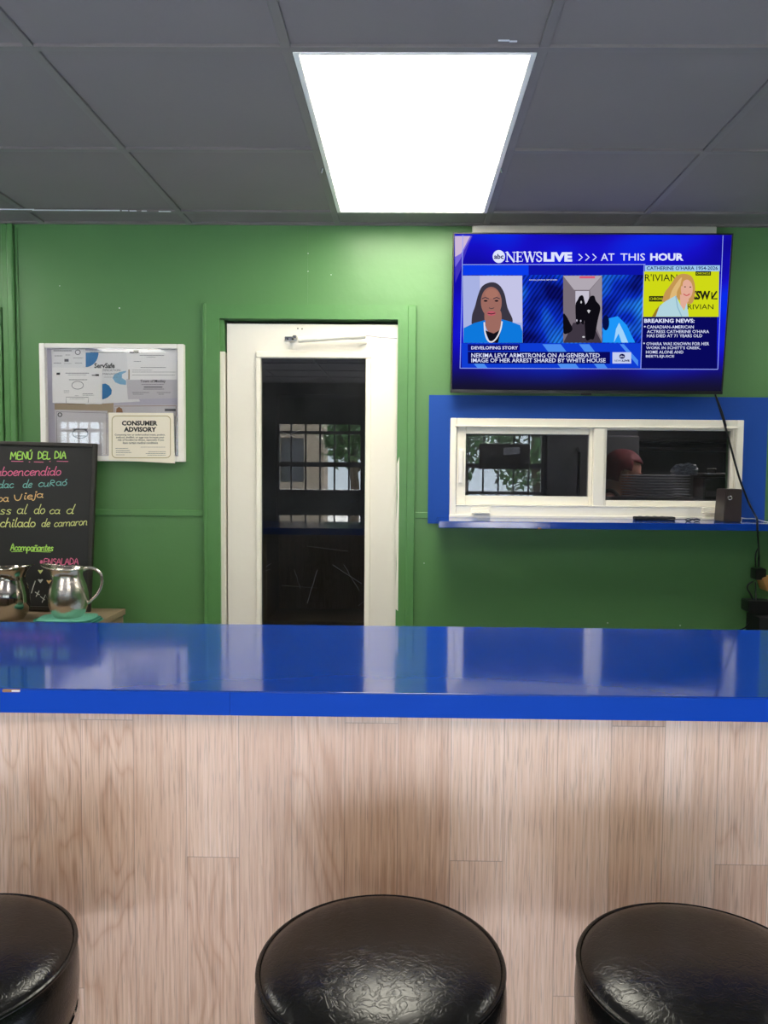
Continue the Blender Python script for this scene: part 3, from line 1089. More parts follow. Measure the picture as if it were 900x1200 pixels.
# shelf on the far kitchen wall
t = thing('wall_shelf', 'dark double rail shelf on the far kitchen wall', 'shelf', (1.9, 5.75, 1.55))
for py in (516, 526):
    z = at(760, py, 5.6).z
    mb = MB()
    mb.box((1.36, 5.58, z - .012), (2.45, KY1 - .001, z + .012), .003, 1)
    mb.build('shelf_board', M['black'], t)
zs = at(760, 516, 5.6).z
for x in (1.45, 2.35):
    mb = MB()
    mb.box((x - .012, KY1 - .02, zs - .3), (x + .012, KY1 - .001, zs + .05), .002, 1)
    mb.build('upright', M['steel_dark'], t)

# person in the kitchen, in profile, facing right and looking down
PYY = 4.30
hd = at(731, 555, PYY)          # middle of the head
HX, HZ_ = hd.x, hd.z
per = thing('person', 'person with dark red hair and black strap top behind the plates', 'person', (HX - .09, PYY, 0))


def skin_mesh(name, verts, edges, radii, m, parent, sub=2):
    me = bpy.data.meshes.new(name)
    inv = WM[parent].inverted()
    me.from_pydata([inv @ Vector(v) for v in verts], edges, [])
    me.materials.append(m)
    o = bpy.data.objects.new(name, me)
    COL.objects.link(o)
    o.parent = parent
    WM[o] = WM[parent]
    sk = o.modifiers.new('skin', 'SKIN')
    sk.use_smooth_shade = True
    for i, r in enumerate(radii):
        q = me.skin_vertices[0].data[i]
        q.radius = (r, r) if isinstance(r, (int, float)) else r
    me.skin_vertices[0].data[0].use_root = True
    s = o.modifiers.new('subdivision', 'SUBSURF')
    s.levels = sub
    s.render_levels = sub
    return o


V, E, Rr = [], [], []


def jv(p, r, par=None):
    V.append(p)
    Rr.append(r)
    if par is not None:
        E.append((par, len(V) - 1))
    return len(V) - 1


bx_ = HX - .10
zS = at(718, 577, PYY).z       # top of the shoulder
pel = jv((bx_ - .04, PYY, .84), .135)
wst = jv((bx_ - .03, PYY, 1.00), .115, pel)
chs = jv((bx_ - .01, PYY, zS - .13), .125, wst)
nkb = jv((bx_ + .02, PYY, zS - .01), .065, chs)
nk = jv((HX - .035, PYY, zS + .045), .050, nkb)
sk_ = jv((HX - .015, PYY, HZ_ - .005), .082, nk)
for s in (-1, 1):
    sh = jv((bx_ + .0, PYY + s * .165, zS - .055), .055, chs)
    el = jv((bx_ + .05, PYY + s * .23, zS - .33), .042, sh)
    wr = jv((bx_ + .29, PYY + s * .13, zS - .33), .028, el)
    pm = jv((bx_ + .36, PYY + s * .11, zS - .33), (.032, .018), wr)
    for f in range(4):
        b_ = jv((bx_ + .41, PYY + s * .11 + (f - 1.5) * .02, zS - .335), .0095, pm)
        m_ = jv((bx_ + .445 - .004 * abs(f - 1.3), PYY + s * .11 + (f - 1.5) * .022, zS - .35), .0088, b_)
        jv((bx_ + .458 - .006 * abs(f - 1.3), PYY + s * .11 + (f - 1.5) * .022, zS - .378), .008, m_)
    t1 = jv((bx_ + .355, PYY + s * .065, zS - .345), .011, pm)
    jv((bx_ + .395, PYY + s * .05, zS - .36), .009, t1)
    hp = jv((bx_ - .03, PYY + s * .09, .78), .095, pel)
    kn = jv((bx_ + .0, PYY + s * .10, .45), .062, hp)
    an = jv((bx_ - .03, PYY + s * .10, .09), .042, kn)
    he = jv((bx_ - .02, PYY + s * .10, .045), .042, an)
    jv((bx_ + .13, PYY + s * .12, .032), .030, he)
body = skin_mesh('body', V, E, Rr, M['skin'], per, 2)
# head: skull, face, jaw, nose, brows, lips and ears fused with the body into one skin
TILT = Matrix.Translation((HX, PYY, HZ_)) @ Matrix.Rotation(math.radians(14), 4, 'Y') @ Matrix.Translation((-HX, -PYY, -HZ_))


def lump(mb_, cx, cy, cz, rx, ry, rz, u=28, v=18):
    for q_ in bmesh.ops.create_uvsphere(mb_.bm, u_segments=u, v_segments=v, radius=1)['verts']:
        q_.co = TILT @ Vector((cx + q_.co.x * rx, cy + q_.co.y * ry, cz + q_.co.z * rz))


dg = bpy.context.evaluated_depsgraph_get()
sm_ = bpy.data.meshes.new_from_object(body.evaluated_get(dg))
sm_.transform(WM[per])
mb = MB()
mb.bm.from_mesh(sm_)
for f_ in mb.bm.faces:
    f_.material_index = 0
bpy.data.objects.remove(body)
bpy.data.meshes.remove(sm_)
lump(mb, HX - .012, PYY, HZ_ + .03, .097, .078, .085)
lump(mb, HX + .030, PYY, HZ_ - .028, .060, .063, .084)
lump(mb, HX + .046, PYY, HZ_ - .076, .042, .044, .031)
lump(mb, HX + .070, PYY, HZ_ + .018, .018, .050, .011)
lump(mb, HX + .083, PYY, HZ_ - .060, .010, .023, .006)
lump(mb, HX + .083, PYY, HZ_ - .071, .010, .020, .006)
lump(mb, HX + .098, PYY, HZ_ - .034, .014, .014, .010)
mb.tube([TILT @ Vector((HX + .080, PYY, HZ_ + .012)), TILT @ Vector((HX + .092, PYY, HZ_ - .012)), TILT @ Vector((HX + .102, PYY, HZ_ - .033))], [.008, .009, .012], 12)
for s_ in (-1, 1):
    lump(mb, HX + .060, PYY + s_ * .036, HZ_ - .032, .022, .022, .016)
    lump(mb, HX - .012, PYY + s_ * .079, HZ_ - .022, .019, .009, .031)
body = mb.build('body', M['skin'], per)
rm_ = body.modifiers.new('one_skin', 'REMESH')
rm_.mode = 'VOXEL'
rm_.voxel_size = .0055
rm_.use_smooth_shade = True
sm2 = body.modifiers.new('soften', 'SMOOTH')
sm2.factor = .5
sm2.iterations = 4
for s_ in (-1, 1):
    mb = MB()
    lump(mb, HX + .073, PYY + s_ * .031, HZ_ - .002, .012, .013, .0085, 16, 10)
    ey = mb.build('eye', M['plate'], per)
    mb = MB()
    lump(mb, HX + .0825, PYY + s_ * .031, HZ_ - .002, .0035, .005, .005, 12, 8)
    mb.build('iris', M['black'], ey)
    mb = MB()
    mb.tube([TILT @ Vector((HX + .086, PYY + s_ * .014, HZ_ + .020)), TILT @ Vector((HX + .084, PYY + s_ * .032, HZ_ + .024)), TILT @ Vector((HX + .070, PYY + s_ * .050, HZ_ + .018))], [.003, .004, .002], 8)
    mb.build('eyebrow', M['hair'], per)
# short hair following the skull
mb = MB()
bmesh.ops.create_uvsphere(mb.bm, u_segments=48, v_segments=32, radius=1)
dele = []
for v in mb.bm.verts:
    p_ = v.co.copy()
    wob = .06 * noise.noise(p_ * 4)
    if (p_.x > .30 and p_.z < .42 + wob) or (p_.x > -.16 and p_.z < -.18 + wob) or p_.z < -.80 + wob:
        dele.append(v)
    strand = 1 + .035 * noise.noise(Vector((p_.x * 3, p_.y * 14, p_.z * 3)))
    v.co = TILT @ Vector((p_.x * .107 * strand + HX - .013, p_.y * .089 * strand + PYY, p_.z * .099 * strand + HZ_ + .028))
bmesh.ops.delete(mb.bm, geom=dele, context='VERTS')
h = mb.build('hair', M['hair'], per)
so = h.modifiers.new('thickness', 'SOLIDIFY')
so.thickness = .010
so.offset = -.3
# black strap top and apron skirt
mb = MB()
top_prof = [(.150, .80), (.152, .90), (.128, 1.0), (.138, zS - .16), (.134, zS - .12)]
mb.lathe(top_prof, (bx_ - .025, PYY, 0), 32, lambda p, a, i: Vector((p.x, p.y * 1.18, p.z)))
for s in (-1, 1):
    mb.tube(smooth_line([(bx_ + .10, PYY + s * .09, zS - .13), (bx_ + .05, PYY + s * .085, zS - .02), (bx_ + .0, PYY + s * .085, zS + .012), (bx_ - .07, PYY + s * .085, zS - .03), (bx_ - .13, PYY + s * .08, zS - .13)], 5), .011, 8)
tp = mb.build('strap_top', M['cloth_black'], per)
mb = MB()
mb.lathe([(.158, .82), (.165, .74), (.155, .62)], (bx_ - .03, PYY, 0), 32, lambda p, a, i: Vector((p.x, p.y * 1.25, p.z)))
for s in (-1, 1):
    mb.tube([(bx_ - .03, PYY + s * .09, .74), (bx_ + .0, PYY + s * .10, .45), (bx_ - .03, PYY + s * .10, .10)], [.115, .085, .07], 20)
mb.build('trousers', M['cloth_black'], per)

# ------------------------------------------------------------------ street windows behind the viewer and what lies outside
for i, (a, b, n) in enumerate(WINS):
    lab = ['wide street window far left behind the viewer', 'street window behind the viewer mirrored in the door glass', 'unseen middle street window added behind the viewer for more sun', 'street window behind the viewer mirrored in the serving window', 'street window far right behind the viewer'][i]
    t = thing('window_%d' % (i + 2), lab, 'window', ((a + b) / 2, YB - .06, WZ0), kind='structure')
    mb = MB()
    fw = .035
    mb.box((a, YB - .1, WZ0), (a + fw, YB - .03, WZ1))
    mb.box((b - fw, YB - .1, WZ0), (b, YB - .03, WZ1))
    mb.box((a + fw, YB - .1, WZ1 - fw), (b - fw, YB - .03, WZ1))
    mb.box((a + fw, YB - .1, WZ0), (b - fw, YB - .03, WZ0 + .02))
    for k in range(1, n):
        x = a + (b - a) * k / n
        mb.box((x - .010, YB - .075, WZ0 + .02), (x + .010, YB - .05, WZ1 - fw))
    for z, hh in ((1.84, .02), (1.45, .03), (1.12, .02)):
        mb.box((a + fw, YB - .085, z - hh), (b - fw, YB - .045, z + hh))
    mb.build('window_frame', M['steel_dark'], t, smooth=False)
    mb = MB()
    mb.box((a + fw, YB - .064, WZ0 + .02), (b - fw, YB - .060, WZ1 - fw))
    mb.build('glass_pane', M['clear_glass'], t, smooth=False)
    if n in (6, 12) and a < 0:
        mb = MB()
        mb.box((a + fw, YB - .049, .82), (b - fw, YB - .04, 1.12))
        mb.build('kick_board', M['dark_wall'], t, smooth=False)
    mb = MB()
    mb.box((a + fw, YB - .044, 1.94), (b - fw, YB - .036, WZ1 - fw))
    mb.build('roller_shade', M['dark_wall'], t, smooth=False)
# a dark sign hanging inside the window
zs0, zs1 = 1.41, 1.72
t = thing('window_sign', 'dark sign with pale label hanging in street window', 'sign', (1.13, YB + .03, zs0))
mb = MB()
mb.box((.86, YB + .012, zs0), (1.46, YB + .05, zs1), .008, 2)
mb.build('sign_box', M['black'], t)
mb = MB()
mb.prism([(1.15, YB + .0502, 1.58), (1.35, YB + .0502, 1.60), (1.35, YB + .0502, 1.68), (1.15, YB + .0502, 1.67)], (0, .0015, 0))
mb.build('paper_label', M['paper'], t)
for x in (.93, 1.39):
    mb = MB()
    mb.tube([(x, YB + .03, zs1 - .002), (x, YB + .02, 2.10)], .002, 6)
    mb.tube([(x, YB + .02, 2.10), (x, YB - .034, 2.10)], .002, 6)
    mb.build('hanging_wire', M['chrome'], t)

mb = MB()
mb.box((-14, -22, -.25), (14, YB - .14, -.12))
struct(mb.build('ground', M['asphalt'], smooth=False), 'pale pavement outside the street windows', 'ground')
t = thing('building', 'tan building across the street with brown fascia', 'building', (-3.4, -13, -.12))
mb = MB()
wall_openings(mb, -7.6, -2.1, -.12, 3.4, -14, -13, [(-6.4, -5.4, .8, 2.1), (-4.6, -3.9, -.12, 2.0), (-3.2, -2.6, 1.0, 2.1)])
mb.build('wall', M['stucco'], t, smooth=False)
mb = MB()
mb.box((-7.8, -14.1, 3.4), (-1.9, -12.7, 3.75), .02, 1)
mb.build('roof', M['roof'], t)
for x0, x1, z0, z1 in [(-6.4, -5.4, .8, 2.1), (-3.2, -2.6, 1.0, 2.1)]:
    mb = MB()
    mb.box((x0, -13.3, z0), (x1, -13.2, z1))
    mb.build('window', M['steel_dark'], t, smooth=False)
mb = MB()
mb.box((-4.6, -13.3, -.12), (-3.9, -13.2, 2.0))
mb.build('door', M['roof'], t, smooth=False)


def tree(x, y, h, r, label):
    t = thing('tree', label, 'tree', (x, y, -.12), group='trees outside the street windows')
    m_ = MB()
    m_.tube(smooth_line([(x, y, -.12), (x + .05, y, h * .3), (x - .04, y + .05, h * .62), (x + .02, y, h * .85)], 5), [.12 - .004 * k for k in range(16)], 10)
    for k in range(5):
        a = k * 1.26
        m_.tube([(x, y, h * (.4 + .07 * k)), (x + math.cos(a) * r * .5, y + math.sin(a) * r * .5, h * (.55 + .07 * k))], [.05, .02], 7)
    m_.build('trunk', M['bark'], t)
    f = MB()
    for k in range(900):
        a, u_ = random.uniform(0, 2 * PI), random.uniform(-1, 1)
        q = r * random.uniform(.55, 1) * (1 + .25 * math.sin(3 * a + k % 3))
        s = math.sqrt(1 - u_ * u_)
        c = Vector((x + q * s * math.cos(a), y + q * s * math.sin(a), h * .68 + q * u_ * .85))
        d1 = Vector((random.uniform(-1, 1), random.uniform(-1, 1), random.uniform(-1, 1))).normalized() * .11
        d2 = d1.cross(Vector((random.uniform(-1, 1), random.uniform(-1, 1), 1))).normalized() * .05
        f.poly([c - d1, c + d2, c + d1, c - d2])
    f.build('foliage', M['leaf'], t, smooth=False, fix=False)


tree(-1.2, -10.5, 3.0, .7, 'slender leafy tree outside beside the tan building')
tree(.2, -8.5, 3.2, 1.25, 'leafy tree outside nearest the middle windows')
tree(2.6, -9.5, 2.7, 1.1, 'low leafy tree outside the right street window')
tree(1.3, -12.5, 3.6, 1.0, 'tall leafy tree furthest down the street')

# ------------------------------------------------------------------ the bar
CT = CAMZ - .39                                  # top of the bar
CBY = 1.888
CTH = CT - at(450, 840.0, CFY).z
bar = thing('bar_counter', 'blue topped bar counter with upright oak plank front', 'bar counter', (0, 1.6, 0))
mb = MB()
mb.box((-2.6, CFY + .001, CT - CTH), (2.4, CBY, CT - .0008), .002, 2)
mb.build('counter_core', M['blue_top'], bar)
mb = MB()
mb.box((-2.6, CFY + .0005, CT - .003), (2.4, CBY + .001, CT), .0012, 2)
mb.build('counter_top', M['blue_top'], bar)
mb = MB()
sx_ = at(270, 826, CFY).x
for x0, x1 in ((-2.6, sx_ - .00005), (sx_ + .00005, 2.4)):
    mb.box((x0, CFY - .004, CT - CTH), (x1, CFY + .0004, CT - .0012), .0012, 2)
edge = mb.build('edge_band', M['blue_edge'], bar)
mb = MB()
for px0, px1, py, m_i in [(4, 25, 807.0, 0), (15, 25, 807.2, 1)]:
    a, b = at(px0, py, CFY), at(px1, py, CFY)
    mb.mi = m_i
    mb.box((a.x, CFY - .0052 - .0008 * m_i, CT - .0055 + .001 * m_i), (b.x, CFY + .0, CT - .0008 - .0006 * m_i), .001, 1)
mb.build('chipped_edge', [M['ink_brown'], M['chip']], edge)
mb = MB()
mb.box((-2.5, PANEL_Y, .0), (2.3, PANEL_Y + .03, CT - CTH - .0005))
panel = mb.build('plank_panel', wood_planks(), bar, smooth=False, local=False)
panel.data.transform(Matrix.Translation((0, 1.6, 0)))      # keep the plank layout in room coordinates
panel.location = (0, -1.6, 0)
mb = MB()
for x in (-2.46, -.9, .75, 2.24):
    mb.box((x, PANEL_Y + .031, 0), (x + .03, CBY - .06, CT - CTH - .0005))
mb.box((-2.43, PANEL_Y + .031, .45), (2.24, CBY - .08, .475))
mb.build('carcass', M['tan'], bar, smooth=False)

# ------------------------------------------------------------------ bar stools
SR, ST = .178, CAMZ - .70
stool = thing('bar_stool', 'round black bar stool standing in line with the door', 'bar stool', (0, 0, 0), group='bar stools along the counter')
mb = MB()
prof = [(0, .014), (.03, .0135), (.06, .012), (.09, .0095), (.12, .006), (.145, .0015), (.160, -.0035), (.168, -.0075), (.1725, -.012)]
mb.lathe([(r, ST + h) for r, h in prof], (0, 0, 0), 72)
mb.build('seat', M['leather'], stool)
mb = MB()
side = [(.1715, ST - .014), (.1765, ST - .022), (.1785, ST - .040), (.179, ST - .065), (.1775, ST - .095), (.174, ST - .110), (.16, ST - .112), (.05, ST - .112)]
mb.lathe(side, (0, 0, 0), 72)
mb.build('seat_side', M['leather'], stool)
mb = MB()
mb.tube([(.1745 * math.cos(2 * PI * k / 72), .1745 * math.sin(2 * PI * k / 72), ST - .0125) for k in range(72)], .0036, 8, closed=True)
mb.build('piping', M['leather'], stool)
mb = MB()
mb.lathe([(.176, ST - .112), (.178, ST - .114), (.178, ST - .132), (.174, ST - .135), (.05, ST - .135)], (0, 0, 0), 72)
mb.build('seat_band', M['chrome'], stool)
mb = MB()
mb.lathe([(.06, ST - .135), (.05, ST - .15), (.034, ST - .19), (.032, ST - .2), (.032, .06), (.036, .055)], (0, 0, 0), 32)
mb.build('post', M['chrome'], stool)
mb = MB()
mb.lathe([(0, 0), (.20, 0), (.205, .006), (.20, .014), (.12, .028), (.05, .05), (.034, .062)], (0, 0, 0), 56)
mb.build('base', M['chrome'], stool)
mb = MB()
mb.tube([(.15 * math.cos(2 * PI * k / 48), .15 * math.sin(2 * PI * k / 48), .28) for k in range(48)], .010, 10, closed=True)
for k in range(4):
    a = k * PI / 2 + .4
    mb.tube([(.03 * math.cos(a), .03 * math.sin(a), .28), (.15 * math.cos(a), .15 * math.sin(a), .28)], .007, 8)
mb.build('foot_ring', M['chrome'], stool)


def seat_on(px, py):
    d = ray(px, py)
    return CAMP + d * ((ST - .012 - CAMZ) / d.z)


c = seat_on(451, 1049)
stool.matrix_world = Matrix.Translation((c.x, c.y - .178, 0))
cR = (seat_on(676, 1140).x + .181, seat_on(790, 1058.5).y - .178, 0)
dup(stool, cR, 'round black bar stool standing in line with the serving window', 1.1)
cL = (seat_on(93, 1110).x - .178, seat_on(10, 1047.5).y - .178, 0)
dup(stool, cL, 'round black bar stool standing in line with the chalkboard', 2.3)

# ------------------------------------------------------------------ television
TYt, TYb = 3.165, 3.225
tl, tr, bl, br = at(532, 272.5, TYt), at(858.5, 273.5, TYt), at(527, 460, TYb), at(847.5, 462.5, TYb)
tx = ((tr - tl).normalized() + (br - bl).normalized()).normalized()
tz = ((tl + tr) / 2 - (bl + br) / 2)
TH = tz.length
tz.normalize()
tx = (tx - tz * tx.dot(tz)).normalized()
ty = tz.cross(tx)
TW = ((tr - tl).length + (br - bl).length) / 2
tc_ = (tl + tr + bl + br) / 4
tv = thing('television', 'wall-mounted flat television showing blue news broadcast', 'television', tc_, Matrix((tx, ty, tz)).transposed())
mb = MB()
mb.box((-TW / 2, .004, -TH / 2), (TW / 2, .028, TH / 2), .003, 2)
mb.box((-TW * .36, .0285, -TH * .42), (TW * .36, .055, TH * .25), .012, 3)
mb.build('housing', M['black'], tv, local=True)
mb = MB()
bz, bb = .006, .013
mb.box((-TW / 2, -.003, TH / 2 - bz), (TW / 2, .0035, TH / 2), .001, 1)
mb.box((-TW / 2, -.003, -TH / 2), (TW / 2, .0035, -TH / 2 + bb), .001, 1)
mb.box((-TW / 2, -.003, -TH / 2 + bb), (-TW / 2 + bz, .0035, TH / 2 - bz), .001, 1)
mb.box((TW / 2 - bz, -.003, -TH / 2 + bb), (TW / 2, .0035, TH / 2 - bz), .001, 1)
mb.box((-.022, -.004, -TH / 2 - .006), (.022, .02, -TH / 2 + .001), .002, 1)
mb.build('bezel', M['black'], tv, local=True)
mb = MB()
wallgap = .06
mb.box((-.2, .0555, -.05), (-.17, .10, .12), .003, 1)
mb.box((.17, .0555, -.05), (.2, .10, .12), .003, 1)
mb.box((-.25, .0975, .0), (.25, .1005, .07), .002, 1)
mb.build('wall_bracket', M['black_matt'], tv, local=True)


def tvp(px, py):
    """pixel of the photo -> (u, v) metres on the screen"""
    t_ = (py - 272.8) / (461.3 - 272.8)
    l, r = 532 + (527 - 532) * t_, 858.5 + (847.5 - 858.5) * t_
    s_ = (px - l) / (r - l)
    py2 = py - (s_ - .5) * 1.6
    t_ = (py2 - 272.8) / (461.3 - 272.8)
    return ((s_ - .5) * TW, (.5 - t_) * TH)


def layer(n):
    return lambda x, y: Vector((tvp(x, y)[0], -.0004 * n, tvp(x, y)[1]))


def screen_bg():
    m = bpy.data.materials.new('screen_backdrop')
    m.use_nodes = True
    nt = m.node_tree
    nt.nodes.clear()
    o = nt.nodes.new('ShaderNodeOutputMaterial')
    e = nt.nodes.new('ShaderNodeEmission')
    e.inputs[1].default_value = SCREEN
    tc = nt.nodes.new('ShaderNodeTexCoord')
    mp = nt.nodes.new('ShaderNodeMapping')
    mp.inputs['Scale'].default_value = (1.6, 1, 2.6)
    link(nt, tc.outputs['Object'], mp.inputs[0])
    n = nt.nodes.new('ShaderNodeTexNoise')
    n.inputs['Scale'].default_value = 1.6
    n.inputs['Detail'].default_value = 1
    link(nt, mp.outputs[0], n.inputs['Vector'])
    sp = nt.nodes.new('ShaderNodeSeparateXYZ')
    link(nt, tc.outputs['Object'], sp.inputs[0])
    r1 = nt.nodes.new('ShaderNodeValToRGB')
    el = r1.color_ramp.elements
    el[0].position, el[0].color = .35, rgb(16, 10, 150)
    el[1].position, el[1].color = .66, rgb(8, 42, 232)
    q = el.new(.5)
    q.color = rgb(22, 16, 198)
    link(nt, n.outputs[0], r1.inputs[0])
    # the broadcast picture fades to near black along its bottom edge
    mr = nt.nodes.new('ShaderNodeMapRange')
    mr.interpolation_type = 'SMOOTHSTEP'
    mr.inputs[1].default_value = -TH / 2 + .01
    mr.inputs[2].default_value = -TH / 2 + .20
    link(nt, sp.outputs[2], mr.inputs[0])
    mx = nt.nodes.new('ShaderNodeMix')
    mx.data_type = 'RGBA'
    mx.inputs[6].default_value = rgb(22, 20, 44)
    link(nt, mr.outputs[0], mx.inputs[0])
    link(nt, r1.outputs[0], mx.inputs[7])
    link(nt, mx.outputs[2], e.inputs[0])
    link(nt, e.outputs[0], o.inputs[0])
    return m


def screen_stripes():
    m = bpy.data.materials.new('screen_stripes')
    m.use_nodes = True
    nt = m.node_tree
    nt.nodes.clear()
    o = nt.nodes.new('ShaderNodeOutputMaterial')
    e = nt.nodes.new('ShaderNodeEmission')
    e.inputs[1].default_value = SCREEN
    tc = nt.nodes.new('ShaderNodeTexCoord')
    mp = nt.nodes.new('ShaderNodeMapping')
    mp.inputs['Rotation'].default_value = (0, math.radians(-34), 0)
    link(nt, tc.outputs['Object'], mp.inputs[0])
    wv = nt.nodes.new('ShaderNodeTexWave')
    wv.bands_direction = 'X'
    wv.inputs['Scale'].default_value = 22
    wv.inputs['Distortion'].default_value = 1.2
    wv.inputs['Detail'].default_value = 1
    wv.inputs['Detail Scale'].default_value = .6
    link(nt, mp.outputs[0], wv.inputs['Vector'])
    n = nt.nodes.new('ShaderNodeTexNoise')
    n.inputs['Scale'].default_value = 7
    n.inputs['Detail'].default_value = 1
    link(nt, tc.outputs['Object'], n.inputs['Vector'])
    r1 = nt.nodes.new('ShaderNodeValToRGB')
    el = r1.color_ramp.elements
    el[0].position, el[0].color = .36, rgb(10, 16, 110)
    el[1].position, el[1].color = .68, rgb(40, 140, 250)
    q = el.new(.5)
    q.color = rgb(14, 52, 214)
    link(nt, n.outputs[0], r1.inputs[0])
    mx = nt.nodes.new('ShaderNodeMix')
    mx.data_type = 'RGBA'
    mx.blend_type = 'MULTIPLY'
    mx.inputs[0].default_value = .65
    link(nt, r1.outputs[0], mx.inputs[6])
    link(nt, wv.outputs[0], mx.inputs[7])
    link(nt, mx.outputs[2], e.inputs[0])
    link(nt, e.outputs[0], o.inputs[0])
    return m


def em(name, r, g, b):
    return emis('screen_' + name, rgb(r, g, b), SCREEN)


mb = MB()
mb.box((-TW / 2 + bz - .0005, -.0002, -TH / 2 + bb - .0005), (TW / 2 - bz + .0005, .0036, TH / 2 - bz + .0005))
screen = mb.build('screen', screen_bg(), tv, local=True, smooth=False)


def shapes(name, mats, n, items):
    """items: (material index, kind, data) laid on the screen at layer n, n+1, ..."""
    s = MB()
    for i, (m_i, kind, data) in enumerate(items):
        s.mi = m_i
        P_ = layer(n + i * .25)
        if kind == 'rect':
            x0, y0, x1, y1 = data
            s.poly([P_(x0, y0), P_(x0, y1), P_(x1, y1), P_(x1, y0)])
        elif kind == 'poly':
            s.poly([P_(*p) for p in data])
        elif kind == 'blob':
            q_ = smooth_line(list(data) + [data[0], data[1]], 5)[:-6 + 1]
            s.poly([P_(*p) for p in q_])
        elif kind == 'oval':
            cx, cy, rx, ry = data
            s.poly([P_(cx + rx * math.cos(-2 * PI * k / 28), cy + ry * math.sin(-2 * PI * k / 28)) for k in range(28)])
        elif kind == 'line':
            pts, wd = data
            s.ribbon(pts, wd, P_)
        elif kind == 'text':
            st, x0, y0, x1, y1, bo = data
            text(s, st, x0, y0, x1, y1, P_, bo)
    for f in s.bm.faces:
        f.normal_update()
        if f.normal.y > 0:
            f.normal_flip()
    return s.build(name, mats, screen, local=True, smooth=False, fix=False)


W_ = em('white', 222, 228, 255)
LW = em('pale_line', 150, 165, 250)
NAVY = em('navy', 14, 14, 120)
NAVY2 = em('deep_navy', 8, 8, 92)
INK = em('ink', 14, 14, 40)


def Z7(x, y):
    return (530 + x / 3.913, 300 + y / 3.913)


def Z8(x, y):
    return (740 + x / 7.5, 300 + y / 7.5)


def Z4(x, y):
    return (545 + x / 4.186, 395 + y / 4.186)


def rect(fn, a, b, c, d):
    return (*fn(a, b), *fn(c, d))


# pale flare in the top left corner of the picture, frame lines, striped field
shapes('corner_graphic', [em('flare', 205, 185, 215), em('flare_edge', 120, 105, 220), em('flare_low', 66, 52, 190)], 1, [
    (2, 'poly', [(534, 276), (534, 330), (540, 316), (545, 300), (551, 284), (555, 276)]),
    (1, 'poly', [(534, 276), (534, 312), (540, 303), (545, 292), (550, 283), (554, 276)]),
    (0, 'poly', [(534, 276), (534, 300), (541, 296), (546, 287), (552, 276)])])
shapes('striped_field', [screen_stripes()], 2, [(0, 'rect', (543, 309, 754.5, 431))])
shapes('upper_band', [em('band', 10, 60, 236), em('band_dark', 12, 20, 170)], 3, [
    (0, 'rect', (543.5, 309.5, 620, 321)), (1, 'rect', (620, 309.5, 754, 321))])
shapes('frame_lines', [LW], 8, [
    (0, 'line', ([(543.3, 275), (541, 360), (538.5, 430.5)], .8)),
    (0, 'line', ([(543, 309), (756, 309)], .8)),
    (0, 'line', ([(846, 276), (841.5, 432)], .7)),
    (0, 'line', ([(538.5, 430.8), (841, 432)], .8)),
    (0, 'line', ([(754.6, 309), (751.2, 431)], .8))])
# title line
ser = []


def serif(x, y, L, h):
    """one roman capital of NEWS as strokes in a box x..x+w, top y, height h"""
    t_, k_ = 2.1, .9
    if L == 'N':
        return [([(x + 1.2, y), (x + 1.2, y + h)], k_), ([(x + .9, y + .3), (x + 9.2, y + h)], t_), ([(x + 9.4, y), (x + 9.4, y + h)], k_), ([(x - .6, y + .4), (x + 2.6, y + .4)], .8), ([(x - .4, y + h - .4), (x + 2.8, y + h - .4)], .8), ([(x + 7.6, y + .4), (x + 11, y + .4)], .8)], 11.6
    if L == 'E':
        return [([(x + 2, y), (x + 2, y + h)], t_), ([(x, y + .4), (x + 7.4, y + .4), (x + 7.6, y + 2.6)], .8), ([(x, y + h - .4), (x + 7.6, y + h - .4), (x + 8, y + h - 2.8)], .8), ([(x + 2, y + h * .48), (x + 6, y + h * .48)], .9), ([(x + 6, y + h * .35), (x + 6, y + h * .62)], .7)], 9
    if L == 'W':
        return [([(x + 1.2, y), (x + 4.6, y + h)], t_), ([(x + 4.7, y + h), (x + 7.4, y + 1)], k_), ([(x + 7, y), (x + 10.4, y + h)], t_), ([(x + 10.5, y + h), (x + 13.6, y)], k_), ([(x - .5, y + .4), (x + 3, y + .4)], .8), ([(x + 5.4, y + .4), (x + 9, y + .4)], .8), ([(x + 12, y + .4), (x + 15, y + .4)], .8)], 14.4
    a = [(x + 6.6, y + 3), (x + 6.3, y + .9), (x + 4.4, y + .3), (x + 1.9, y + .9), (x + 1.1, y + 2.8), (x + 2.4, y + 4.6), (x + 5.4, y + 6.2), (x + 6.9, y + 8), (x + 6.2, y + 10.2), (x + 4, y + 11), (x + 1.8, y + 10.4), (x + 1.2, y + 8.2)]
    return [(a, 1.5)], 7.5


x = 593.6
for ch in 'NEWS':
    st, wd = serif(x, 294.6, ch, 11.2)
    ser += [(0, 'line', q) for q in st]
    x += wd * .985
shapes('headline_lettering', [W_, em('logo_ink', 20, 24, 90)], 9, [
    (0, 'oval', (585.2, 299.8, 7.2, 7.4)),
    (1, 'text', ('abc', 579.6, 296.8, 590.8, 302.6, .03)),
    (0, 'text', ('LIVE', 637.4, 294.9, 670.8, 305.8, .055)),
    (0, 'line', ([(678.6, 297.2), (682.6, 300.8), (678.6, 304.4)], 1.2)),
    (0, 'line', ([(686.6, 297.2), (690.6, 300.8), (686.6, 304.4)], 1.2)),
    (0, 'line', ([(694.8, 297.2), (698.8, 300.8), (694.8, 304.4)], 1.2)),
    (0, 'text', ('AT', 704.2, 296.4, 720, 304.8, .005)),
    (0, 'text', ('THIS', 727, 296.4, 755.6, 304.8, .005)),
    (0, 'text', ('HOUR', 761.6, 296.2, 800.4, 305, .04))] + ser)
